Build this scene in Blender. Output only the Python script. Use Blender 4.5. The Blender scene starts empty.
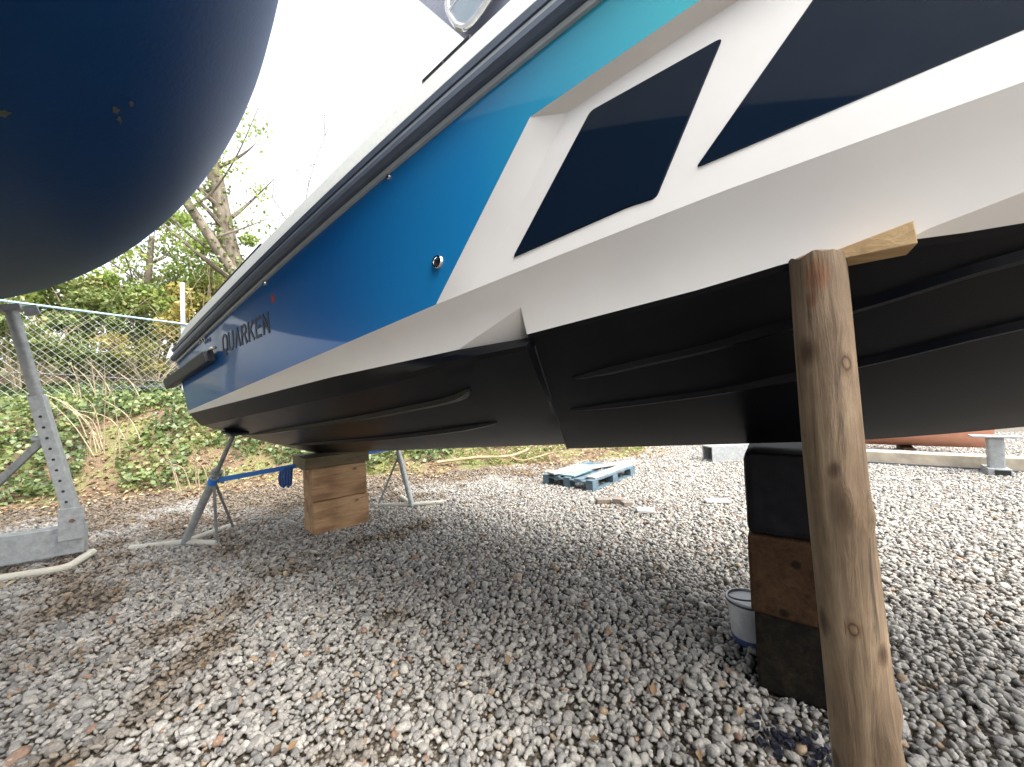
import bpy, bmesh, math, random
import numpy as np
from mathutils.bvhtree import BVHTree
from mathutils import Vector, Matrix, Euler, noise
from mathutils.geometry import delaunay_2d_cdt

random.seed(7); rng = np.random.default_rng(7)
SC = bpy.context.scene
COL = SC.collection
R = math.radians

# ------------------------------------------------------------------ materials
def new_mat(name):
    m = bpy.data.materials.new(name); m.use_nodes = True
    nt = m.node_tree; b = nt.nodes['Principled BSDF']
    return m, nt, b

def N(nt, t, **kw):
    n = nt.nodes.new(t)
    for k, v in kw.items():
        if k.startswith('i_'):
            key = k[2:]
            key = int(key) if key.isdigit() else key.replace('_', ' ')
            n.inputs[key].default_value = v
        else: setattr(n, k, v)
    return n

def ramp(nt, stops, interp='LINEAR'):
    r = nt.nodes.new('ShaderNodeValToRGB'); r.color_ramp.interpolation = interp
    els = r.color_ramp.elements
    while len(els) < len(stops): els.new(0.5)
    for e, (p, c) in zip(els, stops):
        e.position = p; e.color = (c[0], c[1], c[2], 1)
    return r

def link(nt, a, ao, b, bi): nt.links.new(a.outputs[ao], b.inputs[bi])

def coords(nt, scale=(1, 1, 1), kind='Object', rot=(0, 0, 0)):
    tc = nt.nodes.new('ShaderNodeTexCoord'); mp = nt.nodes.new('ShaderNodeMapping')
    mp.inputs['Scale'].default_value = scale; mp.inputs['Rotation'].default_value = rot
    link(nt, tc, kind, mp, 'Vector'); return mp

def noisy(name, c1, c2, scale=5, rough=(.5, .7), metal=0, bump=0, bscale=None, coat=0, coat_rough=.1, stretch=(1, 1, 1), spec=None, detail=6, lo=.3, hi=.7):
    m, nt, b = new_mat(name)
    mp = coords(nt, stretch)
    n = N(nt, 'ShaderNodeTexNoise', i_Scale=scale, i_Detail=detail, i_Roughness=.62)
    link(nt, mp, 'Vector', n, 'Vector')
    r = ramp(nt, [(lo, c1), (hi, c2)]); link(nt, n, 'Fac', r, 'Fac'); link(nt, r, 'Color', b, 'Base Color')
    mr = N(nt, 'ShaderNodeMapRange'); mr.inputs['To Min'].default_value = rough[0]; mr.inputs['To Max'].default_value = rough[1]
    link(nt, n, 'Fac', mr, 'Value'); link(nt, mr, 'Result', b, 'Roughness')
    b.inputs['Metallic'].default_value = metal
    if spec is not None: b.inputs['Specular IOR Level'].default_value = spec
    if coat: b.inputs['Coat Weight'].default_value = coat; b.inputs['Coat Roughness'].default_value = coat_rough
    if bump:
        n2 = N(nt, 'ShaderNodeTexNoise', i_Scale=bscale or scale * 3, i_Detail=5); link(nt, mp, 'Vector', n2, 'Vector')
        bp = N(nt, 'ShaderNodeBump', i_Strength=bump, i_Distance=.01); link(nt, n2, 'Fac', bp, 'Height'); link(nt, bp, 'Normal', b, 'Normal')
    return m

def wood(name, dark, mid, light, axis='Z', ring=9, rough=.75, seed=0.0, knots=True, bump=.5):
    """grain stretched along one object axis, blotches, knots and cracks"""
    m, nt, b = new_mat(name)
    st = {'X': (.09, 1, 1), 'Y': (1, .09, 1), 'Z': (1, 1, .09)}[axis]
    mp = coords(nt, st); mp.inputs['Location'].default_value = (seed, seed * .7, seed * 1.3)
    g = N(nt, 'ShaderNodeTexNoise', i_Scale=ring * 5, i_Detail=8, i_Roughness=.7, i_Distortion=.6); link(nt, mp, 'Vector', g, 'Vector')
    mp2 = coords(nt, {'X': (.5, 1, 1), 'Y': (1, .5, 1), 'Z': (1, 1, .5)}[axis])
    bl = N(nt, 'ShaderNodeTexNoise', i_Scale=7.0, i_Detail=5, i_Roughness=.6); link(nt, mp2, 'Vector', bl, 'Vector')
    mx = N(nt, 'ShaderNodeMath', operation='MULTIPLY_ADD'); mx.inputs[1].default_value = .6; link(nt, g, 'Fac', mx, 0)
    m3 = N(nt, 'ShaderNodeMath', operation='MULTIPLY'); m3.inputs[1].default_value = .45; link(nt, bl, 'Fac', m3, 0); link(nt, m3, 'Value', mx, 2)
    r = ramp(nt, [(.32, dark), (.5, mid), (.68, light)]); link(nt, mx, 'Value', r, 'Fac')
    out = r; oname = 'Color'
    if knots:
        v = N(nt, 'ShaderNodeTexVoronoi', i_Scale=5.5, i_Randomness=1.0); mp3 = coords(nt, {'X': (.6, 1, 1), 'Y': (1, .6, 1), 'Z': (1, 1, .6)}[axis]); mp3.inputs['Location'].default_value = (seed + 3, 1, seed)
        link(nt, mp3, 'Vector', v, 'Vector')
        kr = ramp(nt, [(.0, (1, 1, 1)), (.07, (.9, .9, .9)), (.12, (0, 0, 0))]); link(nt, v, 'Distance', kr, 'Fac')
        mix = N(nt, 'ShaderNodeMixRGB', blend_type='MIX'); link(nt, kr, 'Color', mix, 'Fac'); link(nt, r, 'Color', mix, 'Color1'); mix.inputs['Color2'].default_value = (*[c * .6 for c in dark], 1)
        out = mix
    link(nt, out, 'Color', b, 'Base Color')
    b.inputs['Roughness'].default_value = rough
    bp = N(nt, 'ShaderNodeBump', i_Strength=bump, i_Distance=.006); link(nt, g, 'Fac', bp, 'Height'); link(nt, bp, 'Normal', b, 'Normal')
    return m

def leafmat(name, stops, trans=.35, rough=.5):
    m, nt, b = new_mat(name)
    a = N(nt, 'ShaderNodeAttribute', attribute_name='tint'); r = ramp(nt, stops); link(nt, a, 'Fac', r, 'Fac')
    link(nt, r, 'Color', b, 'Base Color'); b.inputs['Roughness'].default_value = rough
    tr = N(nt, 'ShaderNodeBsdfTranslucent'); link(nt, r, 'Color', tr, 'Color')
    mx = N(nt, 'ShaderNodeMixShader', i_Fac=trans); out = nt.nodes['Material Output']
    link(nt, b, 'BSDF', mx, 1); link(nt, tr, 'BSDF', mx, 2); link(nt, mx, 'Shader', out, 'Surface')
    return m

def hull_blue():
    m, nt, b = new_mat('blue_gelcoat')
    tc = N(nt, 'ShaderNodeTexCoord'); sx = N(nt, 'ShaderNodeSeparateXYZ'); link(nt, tc, 'Object', sx, 'Vector')
    # royal blue aft to turquoise forward: part paint, part sky light painted in
    mr = N(nt, 'ShaderNodeMapRange'); mr.inputs['From Min'].default_value = -3.6; mr.inputs['From Max'].default_value = .4; link(nt, sx, 'X', mr, 'Value')
    r = ramp(nt, [(0, (.006, .105, .34)), (.45, (.006, .125, .41)), (.70, (.010, .225, .53)), (.88, (.035, .42, .52)), (1, (.06, .52, .50))])
    link(nt, mr, 'Result', r, 'Fac')
    n = N(nt, 'ShaderNodeTexNoise', i_Scale=900.0, i_Detail=1); link(nt, tc, 'Object', n, 'Vector')
    mx = N(nt, 'ShaderNodeMixRGB', blend_type='OVERLAY', i_Fac=.12); link(nt, r, 'Color', mx, 'Color1'); link(nt, n, 'Color', mx, 'Color2')
    link(nt, mx, 'Color', b, 'Base Color')
    b.inputs['Metallic'].default_value = 0; b.inputs['Roughness'].default_value = .4
    b.inputs['Coat Weight'].default_value = .5; b.inputs['Coat Roughness'].default_value = .05; b.inputs['Specular IOR Level'].default_value = .25
    n2 = N(nt, 'ShaderNodeTexNoise', i_Scale=2.2, i_Detail=2); link(nt, tc, 'Object', n2, 'Vector')
    bp = N(nt, 'ShaderNodeBump', i_Strength=.05, i_Distance=.02); link(nt, n2, 'Fac', bp, 'Height'); link(nt, bp, 'Normal', b, 'Coat Normal')
    return m

def flat(name, c, rough=.5, metal=0, coat=0, trans=0, emis=None):
    return noisy(name, [x * .9 for x in c], [min(1, x * 1.08) for x in c], 9, (max(.02, rough - .05), rough + .06), metal, coat=coat)

M = {}
M['blue'] = hull_blue()
M['white'] = noisy('white_gelcoat', (.76, .75, .72), (.81, .80, .78), 3, (.28, .36), coat=.5, coat_rough=.12)
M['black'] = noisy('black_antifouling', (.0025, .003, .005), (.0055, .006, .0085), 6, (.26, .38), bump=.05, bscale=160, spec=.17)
M['navy'] = noisy('navy_antifouling', (.008, .042, .125), (.012, .054, .155), 2.2, (.44, .52), bump=.08, bscale=60, spec=.08)
M['navy'].node_tree.nodes['Principled BSDF'].inputs['Specular Tint'].default_value = (.25, .5, 1, 1)
M['ywhite'] = flat('cream_topside', (.66, .66, .66), .3, coat=.3)
M['glass'] = noisy('dark_glass', (.004, .010, .021), (.006, .013, .027), 1.5, (.03, .05), spec=.13)
M['rubber'] = noisy('rubber', (.022, .026, .034), (.034, .038, .048), 20, (.5, .6))
M['rail'] = noisy('rail_rubber', (.085, .11, .155), (.11, .14, .19), 14, (.42, .55))
M['railgrey'] = flat('rail_insert', (.40, .44, .45), .45)
M['deck'] = noisy('deck_gelcoat', (.44, .46, .42), (.58, .59, .55), 45, (.4, .5), bump=.2, bscale=200)
M['chrome'] = noisy('stainless', (.55, .55, .56), (.7, .7, .7), 30, (.1, .2), metal=1)
M['letter'] = flat('lettering_vinyl', (.010, .014, .03), .45)
M['red'] = flat('red_reflection', (.35, .05, .04), .3)
M['cabin'] = noisy('cabin_panel', (.20, .22, .29), (.24, .26, .33), 3, (.25, .3), coat=.4)
M['galv'] = noisy('galvanised_steel', (.24, .255, .26), (.38, .395, .395), 22, (.42, .62), metal=.45, bump=.12, bscale=70)
M['galv_dark'] = noisy('weathered_steel', (.16, .17, .17), (.30, .31, .30), 14, (.5, .7), metal=.4, bump=.15, bscale=60)
M['rust'] = noisy('rusty_bolt', (.10, .05, .03), (.2, .13, .09), 40, (.7, .8), metal=.3)
M['hole'] = flat('hole_dark', (.015, .015, .015), .8)
M['post'] = wood('weathered_log', (.05, .033, .019), (.138, .093, .054), (.26, .19, .118), 'Z', 7, seed=2.3, bump=.9)
def crack(m, axis, scale, amt):
    nt = m.node_tree; b = nt.nodes['Principled BSDF']; src = b.inputs['Base Color'].links[0].from_socket
    mp = coords(nt, {'X': (.05, 1, 1), 'Y': (1, .05, 1), 'Z': (1, 1, .05)}[axis]); mp.inputs['Location'].default_value = (4.2, 1.7, .3)
    n = N(nt, 'ShaderNodeTexNoise', i_Scale=scale, i_Detail=4, i_Roughness=.55, i_Distortion=.8); link(nt, mp, 'Vector', n, 'Vector')
    r = ramp(nt, [(.30, (1 - amt,) * 3), (.40, (1, 1, 1)), (.62, (1, 1, 1)), (.75, (1.15, 1.13, 1.1))]); link(nt, n, 'Fac', r, 'Fac')
    mu = N(nt, 'ShaderNodeMixRGB', blend_type='MULTIPLY', i_Fac=1.0); nt.links.new(src, mu.inputs['Color1']); link(nt, r, 'Color', mu, 'Color2'); nt.links.new(mu.outputs['Color'], b.inputs['Base Color'])
    n3 = N(nt, 'ShaderNodeTexNoise', i_Scale=5.0, i_Detail=3); link(nt, coords(nt, {'X': (.4, 1, 1), 'Y': (1, .4, 1), 'Z': (1, 1, .4)}[axis]), 'Vector', n3, 'Vector')
    r3 = ramp(nt, [(.35, (.60, .52, .45)), (.52, (1, 1, 1))]); link(nt, n3, 'Fac', r3, 'Fac')
    m3 = N(nt, 'ShaderNodeMixRGB', blend_type='MULTIPLY', i_Fac=.8); link(nt, mu, 'Color', m3, 'Color1'); link(nt, r3, 'Color', m3, 'Color2'); nt.links.new(m3.outputs['Color'], b.inputs['Base Color'])
crack(M['post'], 'Z', 60, .7)
M['wedge'] = wood('fresh_wood', (.24, .15, .07), (.40, .27, .13), (.50, .36, .19), 'X', 7, seed=1.1, knots=False)
M['timber'] = wood('orange_timber', (.13, .07, .034), (.27, .155, .075), (.37, .24, .125), 'X', 6, seed=5.2)
crack(M['timber'], 'X', 40, .5)
M['timber2'] = wood('brown_timber', (.014, .008, .004), (.034, .018, .009), (.058, .032, .016), 'X', 6, seed=9.2); M['timber2'].node_tree.nodes['Principled BSDF'].inputs['Specular IOR Level'].default_value = .1
M['oldtimber'] = wood('black_timber', (.003, .0025, .002), (.007, .006, .0045), (.022, .017, .010), 'X', 6, seed=7.7); M['oldtimber'].node_tree.nodes['Principled BSDF'].inputs['Specular IOR Level'].default_value = .1
M['topplank'] = wood('dark_plank', (.035, .03, .014), (.085, .065, .03), (.14, .10, .05), 'X', 6, seed=3.7)
M['blackblock'] = noisy('black_painted_block', (.004, .004, .005), (.009, .009, .011), 14, (.55, .7), bump=.2, spec=.08)
M['pail'] = noisy('grey_pail', (.42, .43, .44), (.58, .59, .59), 9, (.4, .5), lo=.4, hi=.6)
M['pail_lid'] = noisy('pail_lid', (.40, .42, .44), (.52, .53, .54), 14, (.35, .45))
M['wire'] = flat('wire_dark', (.09, .09, .09), .45, metal=.5)
M['pallet_blue'] = noisy('pallet_blue', (.045, .08, .105), (.095, .14, .17), 8, (.65, .8), bump=.3, lo=.35, hi=.65)
M['palewood'] = wood('pale_board', (.19, .17, .15), (.29, .27, .24), (.36, .345, .32), 'X', 7, seed=4.1, knots=False)
M['tealboard'] = noisy('teal_board', (.13, .23, .22), (.22, .32, .31), 6, (.6, .75))
M['slab'] = noisy('pale_slab', (.40, .38, .34), (.52, .50, .46), 12, (.7, .8), bump=.2)
M['brick'] = noisy('brick', (.13, .105, .085), (.20, .165, .135), 14, (.8, .9), bump=.3)
M['redhull'] = noisy('red_bottom_paint', (.62, .27, .17), (.70, .36, .25), 5, (.45, .6))
M['concrete'] = noisy('stained_concrete', (.30, .26, .20), (.48, .42, .33), 5, (.8, .9), bump=.3)
M['concrete_dark'] = noisy('dark_concrete', (.07, .07, .08), (.12, .12, .13), 8, (.8, .9))
M['strap'] = flat('blue_strap', (.02, .16, .52), .5)
M['strapdark'] = flat('blue_strap_dark', (.015, .06, .22), .6)
M['bluerail'] = noisy('pale_blue_tube', (.17, .30, .38), (.25, .38, .45), 10, (.4, .5))
M['fencewire'] = flat('fence_wire', (.42, .46, .43), .45, metal=.5)
M['pipe'] = flat('black_pipe', (.02, .022, .024), .5)
M['bark'] = noisy('bark', (.07, .055, .04), (.19, .16, .12), 9, (.85, .95), bump=.8, bscale=30, stretch=(1, 1, .3))
M['twig'] = noisy('dry_twig', (.24, .19, .12), (.42, .35, .24), 9, (.8, .9))
M['log'] = noisy('fallen_branch', (.20, .14, .08), (.36, .27, .17), 9, (.8, .9))
M['splash'] = flat('navy_paint', (.003, .004, .013), .55)
M['scuff'] = noisy('scuffed_patch', (.04, .045, .035), (.12, .12, .095), 40, (.6, .7))
GREENS = [(0, (.045, .075, .025)), (.45, (.12, .165, .05)), (.8, (.185, .22, .075)), (1, (.30, .275, .12))]
M['ivy'] = leafmat('ivy_leaf', GREENS, .25, .4)
M['spring'] = leafmat('spring_leaf', [(0, (.16, .235, .055)), (.6, (.31, .40, .10)), (1, (.42, .44, .13))], .5)
M['yellow'] = leafmat('yellow_leaf', [(0, (.13, .14, .035)), (.55, (.29, .27, .07)), (1, (.40, .27, .07))], .4)
M['bushleaf'] = leafmat('bush_leaf', [(0, (.085, .115, .035)), (.5, (.18, .23, .07)), (.85, (.28, .28, .10)), (1, (.34, .25, .10))], .35)
M['litter'] = leafmat('leaf_litter', [(0, (.07, .045, .025)), (.5, (.20, .125, .06)), (.85, (.34, .25, .13)), (1, (.45, .38, .24))], .15, .7)
M['grass'] = leafmat('grass_blade', [(0, (.10, .15, .03)), (.6, (.22, .27, .06)), (1, (.36, .34, .13))], .35)

# ------------------------------------------------------------------ mesh helpers
class MB:
    def __init__(s): s.v = []; s.f = []; s.mi = []
    def add(s, vs, fs, mi=0):
        o = len(s.v); s.v += [tuple(v) for v in vs]
        s.f += [tuple(i + o for i in f) for f in fs]; s.mi += [mi] * len(fs)
    def box(s, c, size, rot=None, mi=0):
        x, y, z = (d / 2 for d in size)
        vs = [Vector((a * x, b * y, d * z)) for a in (-1, 1) for b in (-1, 1) for d in (-1, 1)]
        if rot is not None: vs = [rot @ v for v in vs]
        c = Vector(c); vs = [v + c for v in vs]
        s.add(vs, [(0, 1, 3, 2), (4, 6, 7, 5), (0, 4, 5, 1), (2, 3, 7, 6), (0, 2, 6, 4), (1, 5, 7, 3)], mi)
    def beam(s, a, b, w, h, up=(0, 0, 1), mi=0):
        a = Vector(a); b = Vector(b); d = (b - a).normalized(); up = Vector(up)
        sd = d.cross(up).normalized(); u = sd.cross(d)
        vs = [p + sd * (w / 2 * i) + u * (h / 2 * j) for p in (a, b) for i, j in ((-1, -1), (1, -1), (1, 1), (-1, 1))]
        s.add(vs, [(3, 2, 1, 0), (4, 5, 6, 7), (0, 1, 5, 4), (1, 2, 6, 5), (2, 3, 7, 6), (3, 0, 4, 7)], mi)
    def tube(s, pts, rad, n=8, cap=True, mi=0):
        pts = [Vector(p) for p in pts]; m = len(pts)
        rads = [rad] * m if not hasattr(rad, '__len__') else rad
        vs = []; ref = None
        for i, p in enumerate(pts):
            d = (pts[min(i + 1, m - 1)] - pts[max(i - 1, 0)]).normalized()
            if ref is None:
                ref = Vector((0, 0, 1)) if abs(d.z) < .9 else Vector((1, 0, 0))
            sd = d.cross(ref)
            if sd.length < 1e-4: sd = d.cross(Vector((0, 1, 0)))
            sd.normalize(); u = sd.cross(d); ref = u
            for k in range(n):
                a = 2 * math.pi * k / n
                vs.append(p + (sd * math.cos(a) + u * math.sin(a)) * rads[i])
        fs = [(i * n + k, i * n + (k + 1) % n, (i + 1) * n + (k + 1) % n, (i + 1) * n + k) for i in range(m - 1) for k in range(n)]
        if cap: fs += [tuple(range(n))[::-1], tuple((m - 1) * n + k for k in range(n))]
        s.add(vs, fs, mi)
    def build(s, name, mats, parent=None, smooth=False, bevel=0, angle=40, recalc=True):
        me = bpy.data.meshes.new(name); me.from_pydata(s.v, [], s.f)
        mats = mats if isinstance(mats, (list, tuple)) else [mats]
        for m in mats: me.materials.append(m)
        me.polygons.foreach_set('material_index', s.mi)
        if bevel or recalc:
            bm = bmesh.new(); bm.from_mesh(me)
            if recalc: bmesh.ops.recalc_face_normals(bm, faces=bm.faces)
            if bevel: bmesh.ops.bevel(bm, geom=list(bm.edges), offset=bevel, segments=2, affect='EDGES', profile=.6, clamp_overlap=True)
            bm.to_mesh(me); bm.free()
        if smooth:
            me.polygons.foreach_set('use_smooth', [True] * len(me.polygons))
            me.set_sharp_from_angle(angle=R(angle))
        o = bpy.data.objects.new(name, me); COL.objects.link(o)
        if parent: o.parent = parent
        return o

def tag(o, label=None, cat=None, group=None, kind=None):
    if label: o['label'] = label
    if cat: o['category'] = cat
    if group: o['group'] = group
    if kind: o['kind'] = kind
    return o

def empty(name, loc, label, cat, group=None, rz=0):
    o = bpy.data.objects.new(name, None); COL.objects.link(o); o.location = loc; o.rotation_euler = (0, 0, rz); o.empty_display_size = .1
    return tag(o, label, cat, group)

def catmull(pts, n=8):
    pts = [Vector(p) for p in pts]; out = []
    for i in range(len(pts) - 1):
        p0 = pts[max(i - 1, 0)]; p1 = pts[i]; p2 = pts[i + 1]; p3 = pts[min(i + 2, len(pts) - 1)]
        for k in range(n):
            t = k / n
            out.append(.5 * ((2 * p1) + (p2 - p0) * t + (2 * p0 - 5 * p1 + 4 * p2 - p3) * t * t + (3 * p1 - p0 - 3 * p2 + p3) * t ** 3))
    return out + [pts[-1]]

def leaf_mesh(name, P, size, mat, parent=None, flatness=.0, normals=None, tint=None, aspect=.75, fold=.25):
    """one mesh of small folded leaves at points P (n,3)"""
    P = np.asarray(P, float); n = len(P)
    sz = size * rng.uniform(.6, 1.35, n)
    nr = rng.normal(size=(n, 3))
    if normals is not None: nr = nr * (1 - flatness) + np.asarray(normals) * flatness * 1.6
    nr /= np.linalg.norm(nr, axis=1)[:, None] + 1e-9
    t = rng.normal(size=(n, 3)); t -= nr * (t * nr).sum(1)[:, None]; t /= np.linalg.norm(t, axis=1)[:, None] + 1e-9
    b = np.cross(nr, t); s = sz[:, None]
    tip = P + t * s * .55; base = P - t * s * .5
    w = s * aspect * .5; f = nr * s * fold
    V = np.stack([base, P + b * w - t * s * .12 + f, tip, P - b * w - t * s * .12 + f], 1).reshape(-1, 3)
    idx = np.arange(n)[:, None] * 4
    F = np.concatenate([idx + np.array([[0, 1, 2]]), idx + np.array([[0, 2, 3]])], 1).reshape(-1, 3)
    me = bpy.data.meshes.new(name); me.vertices.add(len(V)); me.vertices.foreach_set('co', V.ravel())
    me.loops.add(F.size); me.loops.foreach_set('vertex_index', F.ravel().astype(np.int32))
    me.polygons.add(len(F)); me.polygons.foreach_set('loop_start', np.arange(0, F.size, 3, dtype=np.int32))
    me.update(calc_edges=True)
    if tint is None: tint = rng.random(n)
    a = me.attributes.new('tint', 'FLOAT', 'FACE'); a.data.foreach_set('value', np.repeat(np.clip(tint, 0, 1), 2).astype(np.float32))
    me.materials.append(mat); o = bpy.data.objects.new(name, me); COL.objects.link(o)
    if parent: o.parent = parent
    return o

# ------------------------------------------------------------------ camera
CAMZ = 1.3
cam_d = bpy.data.cameras.new('camera'); cam = bpy.data.objects.new('camera', cam_d); COL.objects.link(cam); SC.camera = cam
cam_d.sensor_width = 36; cam_d.sensor_fit = 'HORIZONTAL'; cam_d.lens = 36 * 390 / 1024; cam_d.clip_start = .02; cam_d.clip_end = 2000
cam.matrix_world = Matrix.Translation((0, 0, CAMZ)) @ (Matrix.Rotation(math.pi / 2 + R(1.5), 4, 'X') @ Matrix.Rotation(-.04, 4, 'Z'))

# ------------------------------------------------------------------ world and sun
SUN_EL, SUN_AZ = R(56), R(128)      # azimuth clockwise from +Y
w = bpy.data.worlds.new('World'); SC.world = w; w.use_nodes = True
nt = w.node_tree; bg = nt.nodes['Background']
sky = N(nt, 'ShaderNodeTexSky', sky_type='NISHITA', sun_disc=False, sun_elevation=SUN_EL, sun_rotation=SUN_AZ, air_density=1.0, dust_density=6.0, ozone_density=.6)
hs = N(nt, 'ShaderNodeHueSaturation', i_Saturation=.22, i_Value=1.0); link(nt, sky, 'Color', hs, 'Color'); link(nt, hs, 'Color', bg, 'Color')
bg.inputs['Strength'].default_value = .15
sd = bpy.data.lights.new('sun', 'SUN'); sun = bpy.data.objects.new('sun', sd); COL.objects.link(sun)
sd.energy = .75; sd.angle = R(40); sd.color = (1, .95, .87)
dirv = Vector((math.sin(SUN_AZ) * math.cos(SUN_EL), math.cos(SUN_AZ) * math.cos(SUN_EL), math.sin(SUN_EL)))
sun.rotation_euler = dirv.to_track_quat('Z', 'Y').to_euler()
SC.view_settings.view_transform = 'Standard'; SC.view_settings.look = 'None'; SC.view_settings.gamma = 1
SC.view_settings.exposure = 2.15

# ------------------------------------------------------------------ ground and bank
def yb(x): return np.interp(x, [-40, -12, -6.9, -4.6, -2, 2.2, 3.4, 5, 9, 40], [-4, 2.6, 5.35, 6.35, 6.6, 7.25, 9.2, 12, 18, 40])
def bank_h(x, y):
    s = y - yb(x); t = np.clip(s / 2.6, 0, 1); sm = t * t * (3 - 2 * t)
    amp = np.interp(x, [-6, -3, 0, 3], [1.32, .95, .42, .3]); sl = np.interp(x, [-6, 0, 4], [.2, .16, .1])
    return amp * sm + sl * np.clip(s - 2.6, 0, 9)

def ground_material():
    m, nt, b = new_mat('gravel_ground')
    mp = coords(nt)
    v = N(nt, 'ShaderNodeTexVoronoi', i_Scale=75.0); link(nt, mp, 'Vector', v, 'Vector')
    sx = N(nt, 'ShaderNodeSeparateXYZ'); link(nt, v, 'Color', sx, 'Vector')
    r = ramp(nt, [(0, (.085, .07, .05)), (.4, (.14, .115, .085)), (.75, (.21, .18, .14)), (1, (.30, .27, .23))]); link(nt, sx, 'X', r, 'Fac')
    dm = ramp(nt, [(.0, (1, 1, 1)), (.45, (.75, .75, .75)), (.62, (.38, .34, .29))]); link(nt, v, 'Distance', dm, 'Fac')
    mu = N(nt, 'ShaderNodeMixRGB', blend_type='MULTIPLY', i_Fac=1.0); link(nt, r, 'Color', mu, 'Color1'); link(nt, dm, 'Color', mu, 'Color2')
    link(nt, mu, 'Color', b, 'Base Color'); b.inputs['Roughness'].default_value = .85
    bp = N(nt, 'ShaderNodeBump', i_Strength=.7, i_Distance=.01, invert=True); link(nt, v, 'Distance', bp, 'Height'); link(nt, bp, 'Normal', b, 'Normal')
    return m
def soil_material():
    m, nt, b = new_mat('bank_soil')
    mp = coords(nt)
    n = N(nt, 'ShaderNodeTexNoise', i_Scale=1.7, i_Detail=9, i_Roughness=.7); link(nt, mp, 'Vector', n, 'Vector')
    r = ramp(nt, [(.32, (.075, .05, .03)), (.46, (.15, .10, .06)), (.56, (.14, .15, .05)), (.70, (.22, .20, .09))]); link(nt, n, 'Fac', r, 'Fac')
    link(nt, r, 'Color', b, 'Base Color'); b.inputs['Roughness'].default_value = .95
    n2 = N(nt, 'ShaderNodeTexNoise', i_Scale=24, i_Detail=6); link(nt, mp, 'Vector', n2, 'Vector')
    bp = N(nt, 'ShaderNodeBump', i_Strength=1, i_Distance=.05); link(nt, n2, 'Fac', bp, 'Height'); link(nt, bp, 'Normal', b, 'Normal')
    return m

g = MB(); g.add([(-300, -300, -.012), (300, -300, -.012), (300, 300, -.012), (-300, 300, -.012)], [(0, 1, 2, 3)])
tag(g.build('ground', ground_material(), recalc=False), kind='structure')
# bank terrain: grid in (x, distance past its foot)
b_ = MB(); xs = np.linspace(-22, 12, 120); ss = np.concatenate([np.linspace(-.25, 3.2, 30), np.linspace(3.5, 26, 24)])
for j, s_ in enumerate(ss):
    for i, x in enumerate(xs):
        y = yb(x) + s_
        z = float(bank_h(x, y)) + .09 * noise.noise((x * 1.3, y * 1.3, 0)) * min(1, max(0, s_ + .25)) + .03 * noise.noise((x * 5, y * 5, 3)) * min(1, max(0, s_ + .25)) - (.03 if s_ < 0 else -.01)
        b_.v.append((x, y, z))
nx = len(xs); b_.f = [(j * nx + i, j * nx + i + 1, (j + 1) * nx + i + 1, (j + 1) * nx + i) for j in range(len(ss) - 1) for i in range(nx - 1)]; b_.mi = [0] * len(b_.f)
tag(b_.build('bank', soil_material(), smooth=True, angle=180), kind='structure')

# gravel stones: one object, instanced stones of twelve shapes
def stone_material():
    m, nt, b = new_mat('gravel_stone')
    a = N(nt, 'ShaderNodeAttribute', attribute_name='tint', attribute_type='INSTANCER')
    r = ramp(nt, [(0, (.17, .167, .16)), (.15, (.25, .243, .23)), (.5, (.325, .312, .285)), (.8, (.385, .37, .335)), (.95, (.46, .445, .41)), (.972, (.33, .25, .16)), (.99, (.34, .23, .15)), (1, (.24, .15, .11))])
    link(nt, a, 'Fac', r, 'Fac')
    mp = coords(nt); n = N(nt, 'ShaderNodeTexNoise', i_Scale=3.2, i_Detail=6, i_Roughness=.65); link(nt, mp, 'Vector', n, 'Vector')
    rr = ramp(nt, [(.3, (.62, .61, .60)), (.7, (1.12, 1.1, 1.08))]); link(nt, n, 'Fac', rr, 'Fac')
    mu = N(nt, 'ShaderNodeMixRGB', blend_type='MULTIPLY', i_Fac=1.0); link(nt, r, 'Color', mu, 'Color1'); link(nt, rr, 'Color', mu, 'Color2')
    d = N(nt, 'ShaderNodeAttribute', attribute_name='dirt', attribute_type='INSTANCER')
    mx = N(nt, 'ShaderNodeMixRGB', blend_type='MULTIPLY'); link(nt, d, 'Fac', mx, 'Fac'); link(nt, mu, 'Color', mx, 'Color1'); mx.inputs['Color2'].default_value = (.62, .52, .42, 1)
    link(nt, mx, 'Color', b, 'Base Color'); b.inputs['Roughness'].default_value = .72
    n2 = N(nt, 'ShaderNodeTexNoise', i_Scale=9, i_Detail=5); link(nt, mp, 'Vector', n2, 'Vector')
    bp = N(nt, 'ShaderNodeBump', i_Strength=.35, i_Distance=.12); link(nt, n2, 'Fac', bp, 'Height'); link(nt, bp, 'Normal', b, 'Normal')
    return m
SM = stone_material()
stones = bpy.data.collections.new('stone_shapes')
for k in range(12):
    bm = bmesh.new(); bmesh.ops.create_icosphere(bm, subdivisions=2, radius=1)
    off = Vector((k * 7.3, k * 3.1, k * 1.7)); sc = Vector((random.uniform(.85, 1.2), random.uniform(.7, 1.0), random.uniform(.5, .78)))
    cuts = [(Vector((random.gauss(0, 1), random.gauss(0, 1), random.gauss(0, 1))).normalized(), random.uniform(.55, .82)) for _ in range(9)]
    for v in bm.verts:
        p = v.co.copy()
        for nrm, dd in cuts:
            e = p.dot(nrm) - dd
            if e > 0: p -= nrm * e * .93
        p *= 1 + .16 * noise.noise(p * 1.1 + off)
        v.co = Vector((p.x * sc.x, p.y * sc.y, p.z * sc.z))
    me = bpy.data.meshes.new('stone'); bm.to_mesh(me); bm.free()
    me.polygons.foreach_set('use_smooth', [True] * len(me.polygons)); me.materials.append(SM)
    stones.objects.link(bpy.data.objects.new('stone', me))
SP = .0285
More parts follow.
